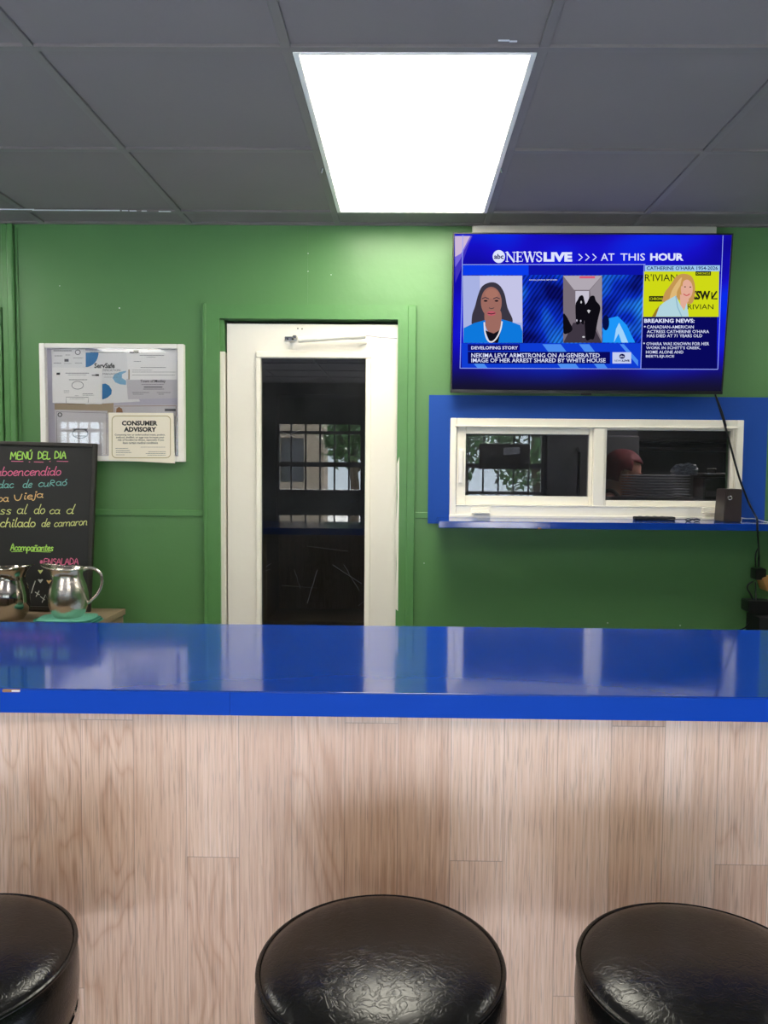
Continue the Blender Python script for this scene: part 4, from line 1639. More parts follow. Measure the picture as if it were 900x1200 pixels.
# speaker picture
shapes('interview_picture', [em('pale_wall', 168, 178, 226), em('hair', 58, 54, 66), em('face', 156, 106, 96), em('jacket', 14, 120, 220), em('shirt', 18, 16, 26), em('pearls', 226, 224, 230), em('lips', 190, 88, 104), em('wall_side', 196, 196, 230), em('cheek', 168, 114, 100)], 5, [
    (0, 'rect', rect(Z7, 50, 85, 323, 393)),
    (7, 'rect', rect(Z7, 128, 86, 322, 300)),
    (1, 'blob', [Z7(*p) for p in [(88, 300), (92, 262), (105, 225), (120, 172), (140, 132), (180, 115), (215, 126), (240, 165), (255, 232), (278, 290), (250, 312), (110, 312)]]),
    (2, 'blob', [Z7(*p) for p in [(148, 240), (150, 305), (170, 345), (210, 345), (226, 300), (218, 240)]]),
    (2, 'oval', (*Z7(180, 206), 48 / 3.913, 70 / 3.913)),
    (8, 'oval', (*Z7(182, 168), 30 / 3.913, 22 / 3.913)),
    (1, 'line', ([Z7(138, 190), Z7(152, 184), Z7(168, 190)], 1.0)),
    (1, 'line', ([Z7(190, 190), Z7(204, 184), Z7(218, 190)], 1.0)),
    (4, 'oval', (*Z7(154, 200), 2.2, 1.0)),
    (4, 'oval', (*Z7(204, 200), 2.2, 1.0)),
    (1, 'line', ([Z7(170, 232), Z7(180, 236), Z7(192, 232)], .8)),
    (6, 'oval', (*Z7(180, 257), 5.2, 2.8)),
    (4, 'line', ([Z7(164, 257), Z7(180, 260), Z7(197, 256)], .9)),
    (3, 'poly', [Z7(*p) for p in [(50, 393), (52, 325), (100, 302), (152, 288), (150, 340), (170, 393)]]),
    (3, 'poly', [Z7(*p) for p in [(210, 393), (222, 330), (226, 284), (270, 296), (312, 312), (322, 340), (322, 393)]]),
    (4, 'poly', [Z7(*p) for p in [(150, 335), (172, 393), (210, 393), (224, 330), (190, 350)]]),
    (5, 'line', (smooth_line([Z7(*p) for p in [(147, 300), (150, 345), (162, 380), (182, 389), (205, 368), (222, 330), (228, 296)]], 4), 1.7))])
# corridor picture
shapes('corridor_picture', [em('corridor', 118, 108, 118), em('corridor_ceiling', 176, 168, 178), em('doorway', 196, 192, 208), em('figure', 14, 12, 20), em('corridor_floor', 62, 54, 66), em('corridor_side', 148, 140, 150), em('badge', 200, 200, 206), em('sign', 214, 90, 120)], 5, [
    (0, 'rect', rect(Z7, 510, 85, 688, 393)),
    (1, 'poly', [Z7(*p) for p in [(510, 86), (687, 86), (630, 150), (560, 150)]]),
    (5, 'poly', [Z7(*p) for p in [(687, 88), (687, 380), (660, 320), (632, 152)]]),
    (4, 'poly', [Z7(*p) for p in [(510, 393), (556, 300), (640, 300), (687, 393)]]),
    (2, 'rect', rect(Z7, 566, 155, 628, 230)),
    (7, 'rect', rect(Z7, 585, 88, 655, 98)),
    (3, 'blob', [Z7(*p) for p in [(568, 300), (566, 220), (576, 196), (586, 178), (600, 176), (606, 196), (612, 230), (604, 305), (590, 300), (580, 308)]]),
    (3, 'blob', [Z7(*p) for p in [(612, 372), (606, 240), (620, 206), (634, 180), (652, 178), (660, 200), (680, 230), (668, 290), (652, 370), (636, 376)]]),
    (3, 'blob', [Z7(*p) for p in [(510, 345), (510, 262), (524, 270), (540, 300), (552, 330), (534, 348)]]),
    (6, 'poly', [Z7(*p) for p in [(619, 244), (626, 240), (635, 244), (627, 258)]]),
    (6, 'oval', (*Z7(592, 206), .9, 1.6)),
    (6, 'oval', (*Z7(603, 366), 1.6, 1.0)),
    (2, 'oval', (*Z7(572, 290), .8, 1.4)),
    (2, 'oval', (*Z7(590, 292), .8, 1.2))])
shapes('network_credit', [W_], 6, [(0, 'text', ('SOCIAL JUSTICE NETWORK', *Z7(354, 102), *Z7(484, 109), .01))])
shapes('bright_swoosh', [em('swoosh', 30, 150, 248), em('swoosh_pale', 160, 210, 250), em('swoosh_dark', 6, 16, 70)], 4, [
    (0, 'poly', [Z7(*p) for p in [(690, 392), (692, 330), (720, 280), (760, 270), (800, 310), (840, 392)]]),
    (2, 'oval', (*Z7(705, 300), 4, 9)),
    (1, 'poly', [Z7(*p) for p in [(742, 392), (752, 330), (766, 300), (786, 340), (808, 392), (778, 392), (764, 350)]])])
# lower third
shapes('lower_third', [NAVY, NAVY2, em('stripe', 74, 140, 240), em('stripe_deep', 14, 60, 210), em('badge_white', 196, 206, 240)], 6, [
    (3, 'rect', (540.5, 401, 752, 430.5)),
    (2, 'poly', [Z4(380, 30), Z4(470, 30), Z4(560, 150), Z4(470, 150)]),
    (2, 'poly', [Z4(560, 30), Z4(610, 30), Z4(700, 150), Z4(650, 150)]),
    (2, 'poly', [Z4(40, 126), Z4(90, 126), Z4(110, 150), Z4(60, 150)]),
    (2, 'poly', [Z4(760, 30), Z4(780, 30), Z4(850, 110), Z4(850, 140)]),
    (0, 'rect', rect(Z4, 12, 30, 268, 64)),
    (1, 'rect', rect(Z4, 12, 68, 712, 127)),
    (4, 'rect', rect(Z4, 724, 70, 816, 126))])
shapes('caption_lettering', [W_, em('badge_ink', 20, 24, 80)], 10, [
    (0, 'text', ('DEVELOPING STORY', *Z4(29, 40), *Z4(259, 56), .018)),
    (0, 'text', ('NEKIMA LEVY ARMSTRONG ON AI-GENERATED', *Z4(29, 75), *Z4(661, 96), .010)),
    (0, 'text', ('IMAGE OF HER ARREST SHARED BY WHITE HOUSE', *Z4(29, 100), *Z4(690, 121), .010)),
    (1, 'oval', (*Z4(771, 90), 3.4, 3.0)),
    (0, 'text', ('abc', *Z4(761, 86), *Z4(781, 94), .02)),
    (1, 'text', ('NEWS', *Z4(733, 107), *Z4(770, 117), 0)),
    (1, 'text', ('LIVE', *Z4(772, 107), *Z4(808, 117), .05))])
# right column
shapes('portrait_picture', [em('yellow', 206, 216, 22), em('blonde', 196, 150, 84), em('portrait_face', 226, 172, 152), em('pale_jacket', 178, 212, 222), em('portrait_ink', 34, 34, 20), em('blonde_light', 222, 184, 120), em('smile', 200, 90, 92), em('shade', 150, 120, 40), em('jacket_fold', 140, 182, 200)], 5, [
    (0, 'rect', rect(Z8, 105, 128, 766, 524)),
    (4, 'text', ("R'IVIAN", *Z8(118, 150), *Z8(400, 212), .0)),
    (4, 'rect', rect(Z8, 155, 342, 290, 390)),
    (0, 'text', ('CHRONICLE', *Z8(162, 354), *Z8(320, 378), .01)),
    (4, 'rect', rect(Z8, 560, 128, 694, 164)),
    (0, 'text', ('CHRONICLE', *Z8(568, 136), *Z8(686, 154), .01)),
    (4, 'text', ('SXSW', *Z8(470, 296), *Z8(690, 374), .05)),
    (4, 'line', ([Z8(744, 304), Z8(706, 360)], 1.9)),
    (4, 'line', ([Z8(703, 312), Z8(703, 366), Z8(748, 366)], 1.5)),
    (4, 'text', ('RIVIAN', *Z8(492, 414), *Z8(718, 458), .0)),
    (7, 'poly', [Z8(*p) for p in [(180, 523), (216, 460), (262, 410), (250, 470), (226, 523)]]),
    (1, 'blob', [Z8(*p) for p in [(268, 384), (292, 310), (322, 270), (356, 222), (392, 170), (454, 148), (520, 168), (550, 226), (556, 300), (540, 392), (500, 412), (430, 380), (380, 372), (330, 398)]]),
    (5, 'blob', [Z8(*p) for p in [(330, 380), (352, 300), (400, 220), (440, 180), (430, 240), (400, 300), (390, 350)]]),
    (2, 'blob', [Z8(*p) for p in [(425, 330), (430, 420), (455, 460), (490, 400), (500, 370)]]),
    (2, 'oval', (*Z8(484, 285), 52 / 7.5, 86 / 7.5)),
    (1, 'line', ([Z8(436, 250), Z8(446, 200), Z8(490, 186), Z8(530, 215)], 2.6)),
    (4, 'oval', (*Z8(468, 262), 1.1, .6)),
    (4, 'oval', (*Z8(514, 264), 1.1, .6)),
    (6, 'line', (smooth_line([Z8(456, 325), Z8(482, 338), Z8(508, 325)], 4), 1.2)),
    (3, 'poly', [Z8(*p) for p in [(212, 523), (246, 430), (300, 386), (388, 338), (428, 420), (462, 470), (484, 402), (502, 523)]]),
    (8, 'line', ([Z8(388, 345), Z8(404, 440), Z8(440, 520)], 1.2))])
shapes('news_panel', [NAVY2], 5, [(0, 'rect', (*Z8(90, 524), *Z8(752, 985)))])
shapes('name_bar', [em('name_bar', 156, 198, 236)], 5, [(0, 'rect', rect(Z8, 118, 76, 772, 127))])
shapes('column_lettering', [W_, em('name_ink', 24, 44, 96)], 9, [
    (1, 'text', ("CATHERINE O'HARA 1954-2026", *Z8(132, 84), *Z8(752, 116), .015)),
    (0, 'text', ('BREAKING NEWS:', *Z8(113, 541), *Z8(553, 577), .03)),
    (0, 'oval', (*Z8(118, 610), .9, .9)),
    (0, 'oval', (*Z8(112, 758), .9, .9)),
    (0, 'text', ('CANADIAN-AMERICAN', *Z8(136, 600), *Z8(547, 627), .008)),
    (0, 'text', ("ACTRESS CATHERINE O'HARA", *Z8(137, 640), *Z8(681, 667), .008)),
    (0, 'text', ('HAS DIED AT 71 YEARS OLD', *Z8(136, 678), *Z8(621, 705), .008)),
    (0, 'text', ("O'HARA WAS KNOWN FOR HER", *Z8(132, 748), *Z8(682, 776), .008)),
    (0, 'text', ("WORK IN SCHITT'S CREEK,", *Z8(130, 786), *Z8(606, 814), .008)),
    (0, 'text', ('HOME ALONE AND', *Z8(129, 823), *Z8(457, 849), .008)),
    (0, 'text', ('BEETLEJUICE', *Z8(128, 863), *Z8(376, 890), .008))])

# ------------------------------------------------------------------ notice board and papers
NY = WY - .03
nb = thing('notice_board', 'white framed notice board case hung on green wall', 'notice board', at(131, 541, WY))
nx0, nx1 = at(46.5, 470, NY).x, at(215.5, 470, NY).x
nz0, nz1 = at(131, 540.5, NY).z, at(131, 402.5, NY).z
jx0, jx1 = at(53, 470, NY).x, at(208, 470, NY).x
jz0, jz1 = at(131, 534, NY).z, at(131, 408, NY).z
mb = MB()
for lo, hi in [((nx0, nz0), (jx0, nz1)), ((jx1, nz0), (nx1, nz1)), ((jx0, jz1), (jx1, nz1)), ((jx0, nz0), (jx1, jz0))]:
    mb.box((lo[0], NY, lo[1]), (hi[0], WY - .0005, hi[1]), .003, 2)
mb.build('frame', M['frame_white'], nb)
mb = MB()
mb.box((jx0, WY - .006, jz0), (jx1, WY - .0008, jz1))
mb.build('backing', M['lilac'], nb, smooth=False)
mb = MB()
mb.box((jx0, NY + .004, jz0), (jx1, NY + .006, jz1))
mb.build('cover_pane', M['plexi'], nb, smooth=False)


def paper(name, label, cat, pts, y, mats, deco=None, thick=.0006):
    """sheet with outline pts (pixels) on the plane y; deco(mb, P) adds print"""
    t_ = thing(name, label, cat, at(sum(p[0] for p in pts) / len(pts), max(p[1] for p in pts), y), group='papers on the notice board')
    s = MB()
    s.prism([at(px, py, y) for px, py in pts], (0, thick, 0))
    s.build('sheet', mats[0], t_, smooth=False)
    if deco:
        for nm, ms, fn in deco:
            d = MB()
            fn(d, lambda px, py: at(px, py, y) - Vector((0, .0004, 0)))
            d.build(nm, ms, t_, smooth=False)
    return t_


def lines(rows):
    """illegible small print: thin strokes (x0, x1, y, weight)"""
    def fn(d, P):
        for x0, x1, y_, wt in rows:
            x_ = x0
            while x_ < x1:
                w_ = min(random.uniform(1.0, 3.2), x1 - x_)
                d.ribbon([(x_, y_), (x_ + w_, y_)], wt, P)
                x_ += w_ + .7
    return fn


def ringed(cx, cy, rx, ry, wt, seg=20):
    return [(cx + rx * math.cos(2 * PI * k / seg), cy + ry * math.sin(2 * PI * k / seg)) for k in range(seg + 1)]


b0 = WY - .0068
# brown card strip behind the lower papers
paper('cardboard_strip', 'brown cardboard strip across middle of notice board', 'cardboard', [(64, 473), (133, 471), (133, 485), (64, 486)], b0, [M['card']])
# food safety poster
def servsafe(d, P):
    d.mi = 0
    text(d, 'ServSafe', 110.5, 425.5, 134.5, 431.5, P, .03)
    d.mi = 1
    text(d, 'CERTIFICATION', 113, 429.8 + 2.8, 141, 435.2, P, .0)
    text(d, 'MANAGER', 120.5, 437, 140, 439.5, P, .0)


def blue_arcs(d, P):
    d.mi = 0
    d.poly([P(100.5, 413.2)] + [P(115.5 - 15 * (1 - math.cos(a_)), 413.2 + 17 * math.sin(a_)) for a_ in [k * PI / 16 for k in range(9)]])
    d.poly([P(*q) for q in [(119.8, 450), (124, 449.6), (128, 452), (131, 457), (130.5, 462), (126, 466), (121, 468), (119.8, 468)]])
    d.mi = 1
    d.poly([P(*q) for q in [(147.8, 434.5), (140, 436), (134, 439), (132, 443), (135, 448), (141, 450.5), (147.8, 451), (147.8, 446), (143, 443), (143, 438.5), (147.8, 436)]])


paper('certificate_poster', 'white food certification poster with blue arcs on notice board', 'poster',
      [(100, 411), (148.5, 410.5), (163, 468), (164, 470.5), (100, 474)], b0 - .0012, [M['paper_dull']],
      [('print', [M['ink'], M['ink_grey']], servsafe), ('blue_arcs', [M['ink_blue'], M['ink_sky']], blue_arcs),
       ('small_print', M['ink_grey'], lines([(106, 146, 413, .6), (122, 142, 442, .4)]))])
paper('licence_sheet', 'small white licence sheet with round seal, notice board top left', 'paper',
      [(60, 409.5), (100, 408.8), (100.3, 431), (61, 432)], b0 - .0024, [M['paper_dull']],
      [('small_print', M['ink_grey'], lines([(63, 84, 411, .9), (64, 73, 417, .6), (77, 82, 416, .5), (63, 72, 425.5, .6), (86, 97, 419.5, .5), (88, 96, 425.5, .5), (75, 84, 426, .4)])),
       ('seal', M['ink_grey'], lambda d, P: (d.ribbon(ringed(91.2, 412.8, 2.9, 2.7, 1), .9, P), d.ribbon([(76.5, 422.3), (79.5, 422.3)], 3.2, P)))])
paper('licence_sheet', 'white certificate with oval emblem below the small licence sheet', 'paper',
      [(61, 430.5), (119.5, 431.5), (119.3, 473.8), (61.5, 472)], b0 - .0036, [M['paper']],
      [('small_print', M['ink_grey'], lines([(77, 104, 437.3, .7), (80, 101, 439.3, .4), (81, 102, 445, .7), (75, 81, 458, .5), (75, 81, 460, .4), (97, 109, 461.5, .6), (97, 110, 463.2, .4), (88, 92, 463.8, .4), (82, 99, 467.3, .4)])),
       ('emblem', [M['ink_grey'], M['ink']], lambda d, P: (d.ribbon(ringed(91, 451.5, 6.8, 4.6, 1), .6, P), setattr(d, 'mi', 1), d.ribbon([(67, 438), (69.6, 438)], 2.6, P), d.ribbon([(112.5, 439.6), (115.4, 439.6)], 2.2, P), setattr(d, 'mi', 0), d.ribbon([(108, 439.8), (112.5, 439.8)], 1.2, P), d.ribbon([(77.5, 472), (77.5, 465.3), (103.5, 465.5), (103.5, 471.5)], .5, P)))])
paper('permit_sheet', 'grey town permit sheet behind white form, notice board right side', 'paper',
      [(148, 444), (207.5, 444), (207.5, 466.5), (150, 468)], b0 - .0019, [M['paper_grey']],
      [('print', M['ink'], lambda d, P: text(d, 'Town of Medley', 164.5, 444.9, 194, 449.2, P, .015)),
       ('small_print', M['ink_grey'], lines([(166, 192, 450.6, .5), (169, 190, 453.6, 1.2), (168, 192, 456, .7), (155, 175, 460, .6), (156, 168, 462, .5), (184, 200, 460, .6), (186, 192, 462, .5)]))])
paper('form_sheet', 'white two-part form with dark emblem, notice board top right', 'paper',
      [(147.8, 408.8), (207.3, 408.8), (207.3, 444.8), (150.5, 445)], b0 - .0030, [M['paper']],
      [('small_print', M['ink_grey'], lines([(173, 206, 409.8, .6), (164, 192, 416.5, .6), (172, 182, 418.5, .4), (157, 165, 423.5, .5), (165, 194, 430.7, .6), (155, 206, 436, .4), (155, 205, 439.5, .4), (155, 178, 433.8, .4)])),
       ('emblem', [M['ink'], M['card'], M['ink_grey']], lambda d, P: (d.ribbon([(157.5, 412), (161.5, 412)], 3.4, P), setattr(d, 'mi', 2), d.ribbon([(152.5, 413), (157, 413)], 2, P), setattr(d, 'mi', 1), d.ribbon([(151.2, 433.5), (151.2, 444.3)], 1.6, P)))])
paper('framed_certificate', 'pale certificate with grey emblem, notice board bottom left', 'certificate',
      [(64, 480), (126, 481.5), (126, 533), (66, 533)], b0 - .0024, [M['paper_grey']],
      [('border', M['ink_grey'], lambda d, P: d.ribbon([(67, 532), (66.3, 482.5), (124.5, 484), (124.5, 532)], .5, P)),
       ('emblem', [M['ink_grey'], M['ink']], lambda d, P: (d.ribbon(ringed(94, 508, 9, 5.5, 1), 1.2, P), d.ribbon([(86, 503), (102, 503)], 1.6, P), d.ribbon([(88, 511), (100, 511)], 1.2, P), setattr(d, 'mi', 1), d.ribbon(ringed(70.3, 486, 2.2, 2.2, 1), 1.0, P)))])
paper('framed_certificate', 'certificate with brown crest partly hidden behind the advisory notice', 'certificate',
      [(133, 474.5), (207.3, 474), (207.3, 533), (133, 533)], b0 - .0019, [M['paper_grey']],
      [('border', M['ink_brown'], lambda d, P: d.ribbon([(134.5, 490), (134.5, 476), (206.3, 475.6), (206.3, 530)], .6, P)),
       ('crest', [M['ink_brown'], M['ink_grey']], lambda d, P: (d.poly([P(136, 483.5), P(136.5, 479), P(139.5, 476.8), P(143, 479), P(144, 483.5)]), setattr(d, 'mi', 1), d.ribbon([(194, 480.5), (205, 480.5)], 3, P)))])


def advisory_text(d, P):
    text(d, 'CONSUMER', 142.8, 493.0, 184.6, 498.8, P, .045)
    text(d, 'ADVISORY', 145.2, 500.3, 183.2, 506.1, P, .045)


def advisory_body(d, P):
    for k_, (s_, xa_, xb_) in enumerate([('Consuming raw or undercooked meats, poultry,', 134.5, 193.5), ('seafood, shellfish, or eggs may increase your', 136, 192.5), ('risk of foodborne illness, especially if you', 138, 192), ('have certain medical conditions', 144, 185)]):
        text(d, s_, xa_, 508.4 + k_ * 3.05, xb_, 511.1 + k_ * 3.05, P, .012)


def rounded(x0, y0, x1, y1, r):
    pts = []
    for cx, cy, a0 in [(x1 - r, y0 + r, -90), (x1 - r, y1 - r, 0), (x0 + r, y1 - r, 90), (x0 + r, y0 + r, 180)]:
        for k_ in range(6):
            a_ = math.radians(a0 + 18 * k_)
            pts.append((cx + r * math.cos(a_), cy + r * math.sin(a_)))
    return pts + [pts[0]]


paper('advisory_notice', 'cream consumer advisory notice taped over notice board front', 'notice',
      [(127, 483.5), (203.3, 484), (205, 543), (127.5, 538.8)], NY - .0025, [M['paper_cream']],
      [('heading', M['ink'], advisory_text), ('body_print', M['ink'], advisory_body),
       ('border', M['ink_gold'], lambda d, P: d.ribbon(rounded(131.3, 487.5, 199.8, 536.5, 5), .8, P)),
       ('small_print', M['ink_grey'], lines([(165, 194, 524, .4), (135.5, 150, 525.5, .5), (136, 152, 528, .6), (136, 154, 530.3, .5), (136, 146, 533, .4), (174, 194, 529.5, .5), (171, 194, 531.5, .5), (173, 194, 533.5, .4)]))], .0012)
mb = MB()
a, b = at(206, 533, NY + .002), at(209.5, 488, NY + .002)
mb.box((a.x, NY + .0062, a.z), (b.x, NY + .0085, b.z))  # chrome strip stands in for a window reflection in the cover pane
mb.build('pane_reflection', M['chrome'], nb, smooth=False)

# ------------------------------------------------------------------ low cabinet, chalkboard, pitchers, cloth
d = ray(147.3, 713)
TY = WY - .02
TZ = CAMZ + d.z * (TY / d.y)                    # height of the cabinet top
TX1 = d.x * (TY / d.y)
cab = thing('low_cabinet', 'tan laminate low cabinet holding pitchers and chalkboard', 'cabinet', (TX1 - .35, 3.08, 0))
mb = MB()
mb.box((TX1 - .80, 2.80, .06), (TX1 - .01, TY, TZ - .0252), .003, 1)
mb.build('carcass', M['tan'], cab)
mb = MB()
mb.box((TX1 - .815, 2.785, TZ - .025), (TX1, TY, TZ), .003, 2)
mb.build('top', M['tan'], cab)
for k in range(2):
    mb = MB()
    x0 = TX1 - .79 + k * .39
    mb.box((x0 + .005, 2.782, .08), (x0 + .38, 2.7995, TZ - .03), .003, 1)
    dd = mb.build('door', M['tan'], cab)
    mb = MB()
    hx = x0 + (.34 if k == 0 else .045)
    mb.tube([(hx, 2.782, .55), (hx, 2.76, .555), (hx, 2.76, .655), (hx, 2.782, .66)], .005, 8)
    mb.build('handle', M['chrome'], dd)
mb = MB()
mb.box((TX1 - .78, 2.83, 0), (TX1 - .03, TY - .02, .0595))
mb.build('plinth', M['black_matt'], cab)

# chalkboard leaning on the wall
p_bot = Vector((0, WY - .115, TZ + .001))
p_top = Vector((0, WY - .052, at(60, 521, WY - .052).z))
up = (p_top - p_bot).normalized()
nrm = up.cross(Vector((1, 0, 0))).normalized()          # into the wall
TRp, BRp = on_plane(113.5, 521, p_bot, nrm), on_plane(105.5, 718.5, p_bot, nrm)
cu_ = (TRp - BRp).normalized()
cr_x = nrm.cross(cu_)
cr_x = cr_x if cr_x.x > 0 else -cr_x
CH = (TRp - BRp).length
CW = .52
O = BRp - cr_x * CW
O.z += max(0, TZ + .001 - min(O.z, BRp.z))          # the lower corner stands on the cabinet
cbM = Matrix((cr_x, nrm, cu_)).transposed()
cb = thing('chalkboard', 'black chalkboard with colourful handwritten menu leaning on wall', 'chalkboard', O, cbM)
# lowest corner must sit on the cabinet
mb = MB()
fwid = .017
for lo, hi in [((0, 0), (fwid, CH)), ((CW - fwid, 0), (CW, CH)), ((fwid, CH - fwid), (CW - fwid, CH)), ((fwid, 0), (CW - fwid, fwid))]:
    mb.box((lo[0], -.004, lo[1]), (hi[0], .016, hi[1]), .003, 2)
mb.build('frame', M['board_frame'], cb, local=True)
mb = MB()
mb.box((fwid - .002, .003, fwid - .002), (CW - fwid + .002, .010, CH - fwid + .002))
mb.build('slate', M['board_black'], cb, local=True, smooth=False)


def circ(cx, cy, rx, ry, a0=60, a1=430, n=12):
    return [(cx + rx * math.cos(math.radians(a0 + (a1 - a0) * k / n)), cy + ry * math.sin(math.radians(a0 + (a1 - a0) * k / n))) for k in range(n + 1)]


arch = [(.05, .33), (.14, .48), (.26, .52), (.36, .44), (.38, .2), (.39, .02), (.46, .0)]
GL = {
    'o': ([circ(.22, .27, .19, .26)], .46), 'a': ([circ(.21, .27, .19, .26), [(.41, .52), (.40, .2), (.43, .02), (.5, .03)]], .52),
    'd': ([circ(.21, .26, .19, .25), [(.46, 1), (.41, .5), (.41, .1), (.46, .0), (.52, .05)]], .54),
    'b': ([[(.1, 1), (.05, .5), (.05, 0)], circ(.24, .26, .19, .25, 150, 520)], .5),
    'e': ([[(.05, .26), (.25, .3), (.4, .38), (.34, .52), (.2, .53), (.06, .36), (.08, .12), (.22, .0), (.42, .1)]], .46),
    'n': ([[(.04, .5), (.05, 0)], arch], .5), 'c': ([[(.4, .44), (.26, .54), (.1, .42), (.05, .22), (.14, .04), (.28, .0), (.44, .1)]], .46),
    'i': ([[(.1, .5), (.08, .1), (.14, 0), (.2, .04)], circ(.13, .76, .04, .04)], .24),
    'h': ([[(.12, 1), (.05, .4), (.04, 0)], arch], .5), 'l': ([[(.14, 1), (.08, .5), (.08, .08), (.16, 0), (.22, .06)]], .26),
    'm': ([[(.04, .5), (.05, 0)], arch[:-1], [(q[0] + .34, q[1]) for q in arch]], .84),
    'p': ([[(.06, .5), (.03, -.38)], circ(.24, .27, .18, .25, 150, 520)], .5),
    'r': ([[(.05, .5), (.05, 0)], [(.05, .3), (.16, .5), (.34, .48)]], .38),
    's': ([[(.36, .46), (.22, .54), (.09, .42), (.2, .28), (.33, .16), (.26, .01), (.06, .04)]], .42),
    't': ([[(.18, .85), (.13, .3), (.16, .02), (.28, .03)], [(.0, .56), (.32, .58)]], .34),
    'u': ([[(.04, .5), (.06, .1), (.18, .0), (.34, .12), (.38, .5), (.38, .05), (.46, 0)]], .5),
    'j': ([[(.2, .5), (.2, -.2), (.1, -.4), (.0, -.26)], circ(.22, .76, .04, .04)], .3),
    'ñ': ([[(.04, .5), (.05, 0)], arch, [(.08, .7), (.18, .78), (.28, .68), (.38, .76)]], .5),
    'ó': ([circ(.22, .27, .19, .26), [(.24, .66), (.36, .86)]], .46),
    'M': ([[(.0, 0), (.06, 1), (.26, .35), (.48, 1), (.56, 0)]], .66), 'E': ([[(.42, 1), (.06, .98), (.04, .0), (.44, .02)], [(.05, .52), (.36, .54)]], .5),
    'N': ([[(.02, 0), (.05, 1), (.42, .02), (.46, 1)]], .56), 'Ú': ([[(.02, 1), (.05, .2), (.2, .0), (.38, .15), (.42, 1)], [(.2, 1.12), (.34, 1.3)]], .52),
    'D': ([[(.04, .0), (.06, 1), (.3, .92), (.46, .6), (.42, .2), (.04, 0)]], .56), 'L': ([[(.06, 1), (.04, 0), (.4, .03)]], .46),
    'I': ([[(.08, 1), (.07, 0)]], .22), 'A': ([[(.0, 0), (.24, 1), (.46, 0)], [(.1, .38), (.38, .38)]], .54),
    'V': ([[(.0, .85), (.06, .3), (.2, .02), (.4, .2), (.5, 1)]], .58), 'S': ([[(.4, .86), (.26, 1), (.08, .84), (.14, .58), (.36, .42), (.38, .14), (.2, 0), (.02, .12)]], .48),
    'R': ([[(.04, 0), (.06, 1), (.34, .96), (.38, .66), (.08, .5), (.42, .0)]], .5),
    '*': ([[(.05, .5), (.35, .5)], [(.2, .25), (.2, .75)], [(.08, .3), (.32, .7)], [(.32, .3), (.08, .7)]], .5), ' ': ([], .34),
}


def cbP(px, py):
    q = on_plane(px, py, O, nrm)
    return q + nrm * .0024          # just in front of the slate


def write(d, s, x0, x1, ybase, h, slant=.18, wd=.9, rise=0.):
    d.new()
    tot = sum(GL[ch][1] for ch in s)
    sx2 = (x1 - x0) / tot
    cx = 0
    for ch in s:
        for st in GL[ch][0]:
            pts = smooth_line([(px_, py_) for px_, py_ in st], 3) if len(st) > 2 else [Vector(p_) for p_ in st]
            out = []
            for p_ in pts:
                X_ = x0 + (cx + p_[0]) * sx2 + slant * p_[1] * h
                Y_ = ybase - p_[1] * h - rise * (X_ - x0)
                out.append((X_, Y_))
            d.ribbon(out, wd * 1.22, cbP)
        cx += GL[ch][1]


class Words:
    """each written word gets a mesh of its own"""

    def __init__(self):
        self.all = []
        self.mi = 0

    def new(self):
        self.all.append(MB())

    def ribbon(self, *a):
        if not self.all:
            self.new()
        self.all[-1].mi = self.mi
        self.all[-1].ribbon(*a)


def chalk(label, m, fn):
    d_ = Words()
    fn(d_)
    for w_ in d_.all:
        o = w_.build('chalk_word', m, cb, smooth=False)
        o['label'] = label


def l1(d):
    write(d, 'MENÚ', 12, 38, 538, 8.4, .05, 1.1)
    write(d, 'DEL', 44, 59, 537.6, 8, .05, 1.1)
    write(d, 'DIA', 63.5, 77.5, 537.2, 8, .05, 1.1)


def l1b(d):
    for a_, b_, y_ in ((13, 26.7, 540.4), (39.7, 50.5, 541.2), (66.5, 79.5, 540.4)):
        d.new()
        d.ribbon([(a_, y_), (b_, y_ + .3)], .8, cbP)
    for x_, y_ in ((33.8, 541.3), (57.8, 540.6)):
        d.ribbon([(x_, y_), (x_ + .8, y_)], 1.0, cbP)


chalk('green chalk heading', M['chalk_green'], l1)
chalk('pink chalk underlines', M['chalk_pink'], l1b)
chalk('pink chalk menu line', M['chalk_pink'], lambda d: write(d, 'aboencendido', -6, 71, 557.6, 10.4, .22, .85, .01))
chalk('teal chalk menu line', M['chalk_teal'], lambda d: (write(d, 'adac', -9, 15.5, 572, 9, .2, .8, .02), write(d, 'de', 26, 37, 571.6, 9.5, .25, .8, .02), write(d, 'cu', 44, 57, 570.4, 9, .2, .8, .04), write(d, 'R', 57.5, 64, 569.5, 6.5, .2, .8), write(d, 'aó', 65, 78, 568.8, 8.5, .2, .8)))
chalk('peach chalk menu line', M['chalk_peach'], lambda d: (write(d, 'opa', -9, 10, 588, 9, .1, .85, .02), write(d, 'V', 16, 26, 586.5, 7.5, .1, .9), write(d, 'ie', 27, 38, 585, 9, .15, .85), write(d, 'ja', 37.5, 50.5, 583, 8.5, .2, .85)))
chalk('faint yellow chalk menu line', M['chalk_yellow'], lambda d: (write(d, 'ss', -1, 13, 602.5, 10, .15, .8), write(d, 'al', 19, 31, 602, 11, .25, .8), write(d, 'do', 39, 52, 602, 11, .25, .8), write(d, 'ca', 57, 70, 602, 9, .25, .8), write(d, 'd', 77, 86, 602, 11, .3, .8)))
chalk('yellow-green chalk menu line', M['chalk_yellow'], lambda d: (write(d, 'nchilado', -8, 41, 617.5, 10.5, .18, .95), write(d, 'de', 48, 58, 617.2, 9.5, .25, .8), write(d, 'camaron', 62.5, 102, 617.4, 9, .2, .75, .06)))
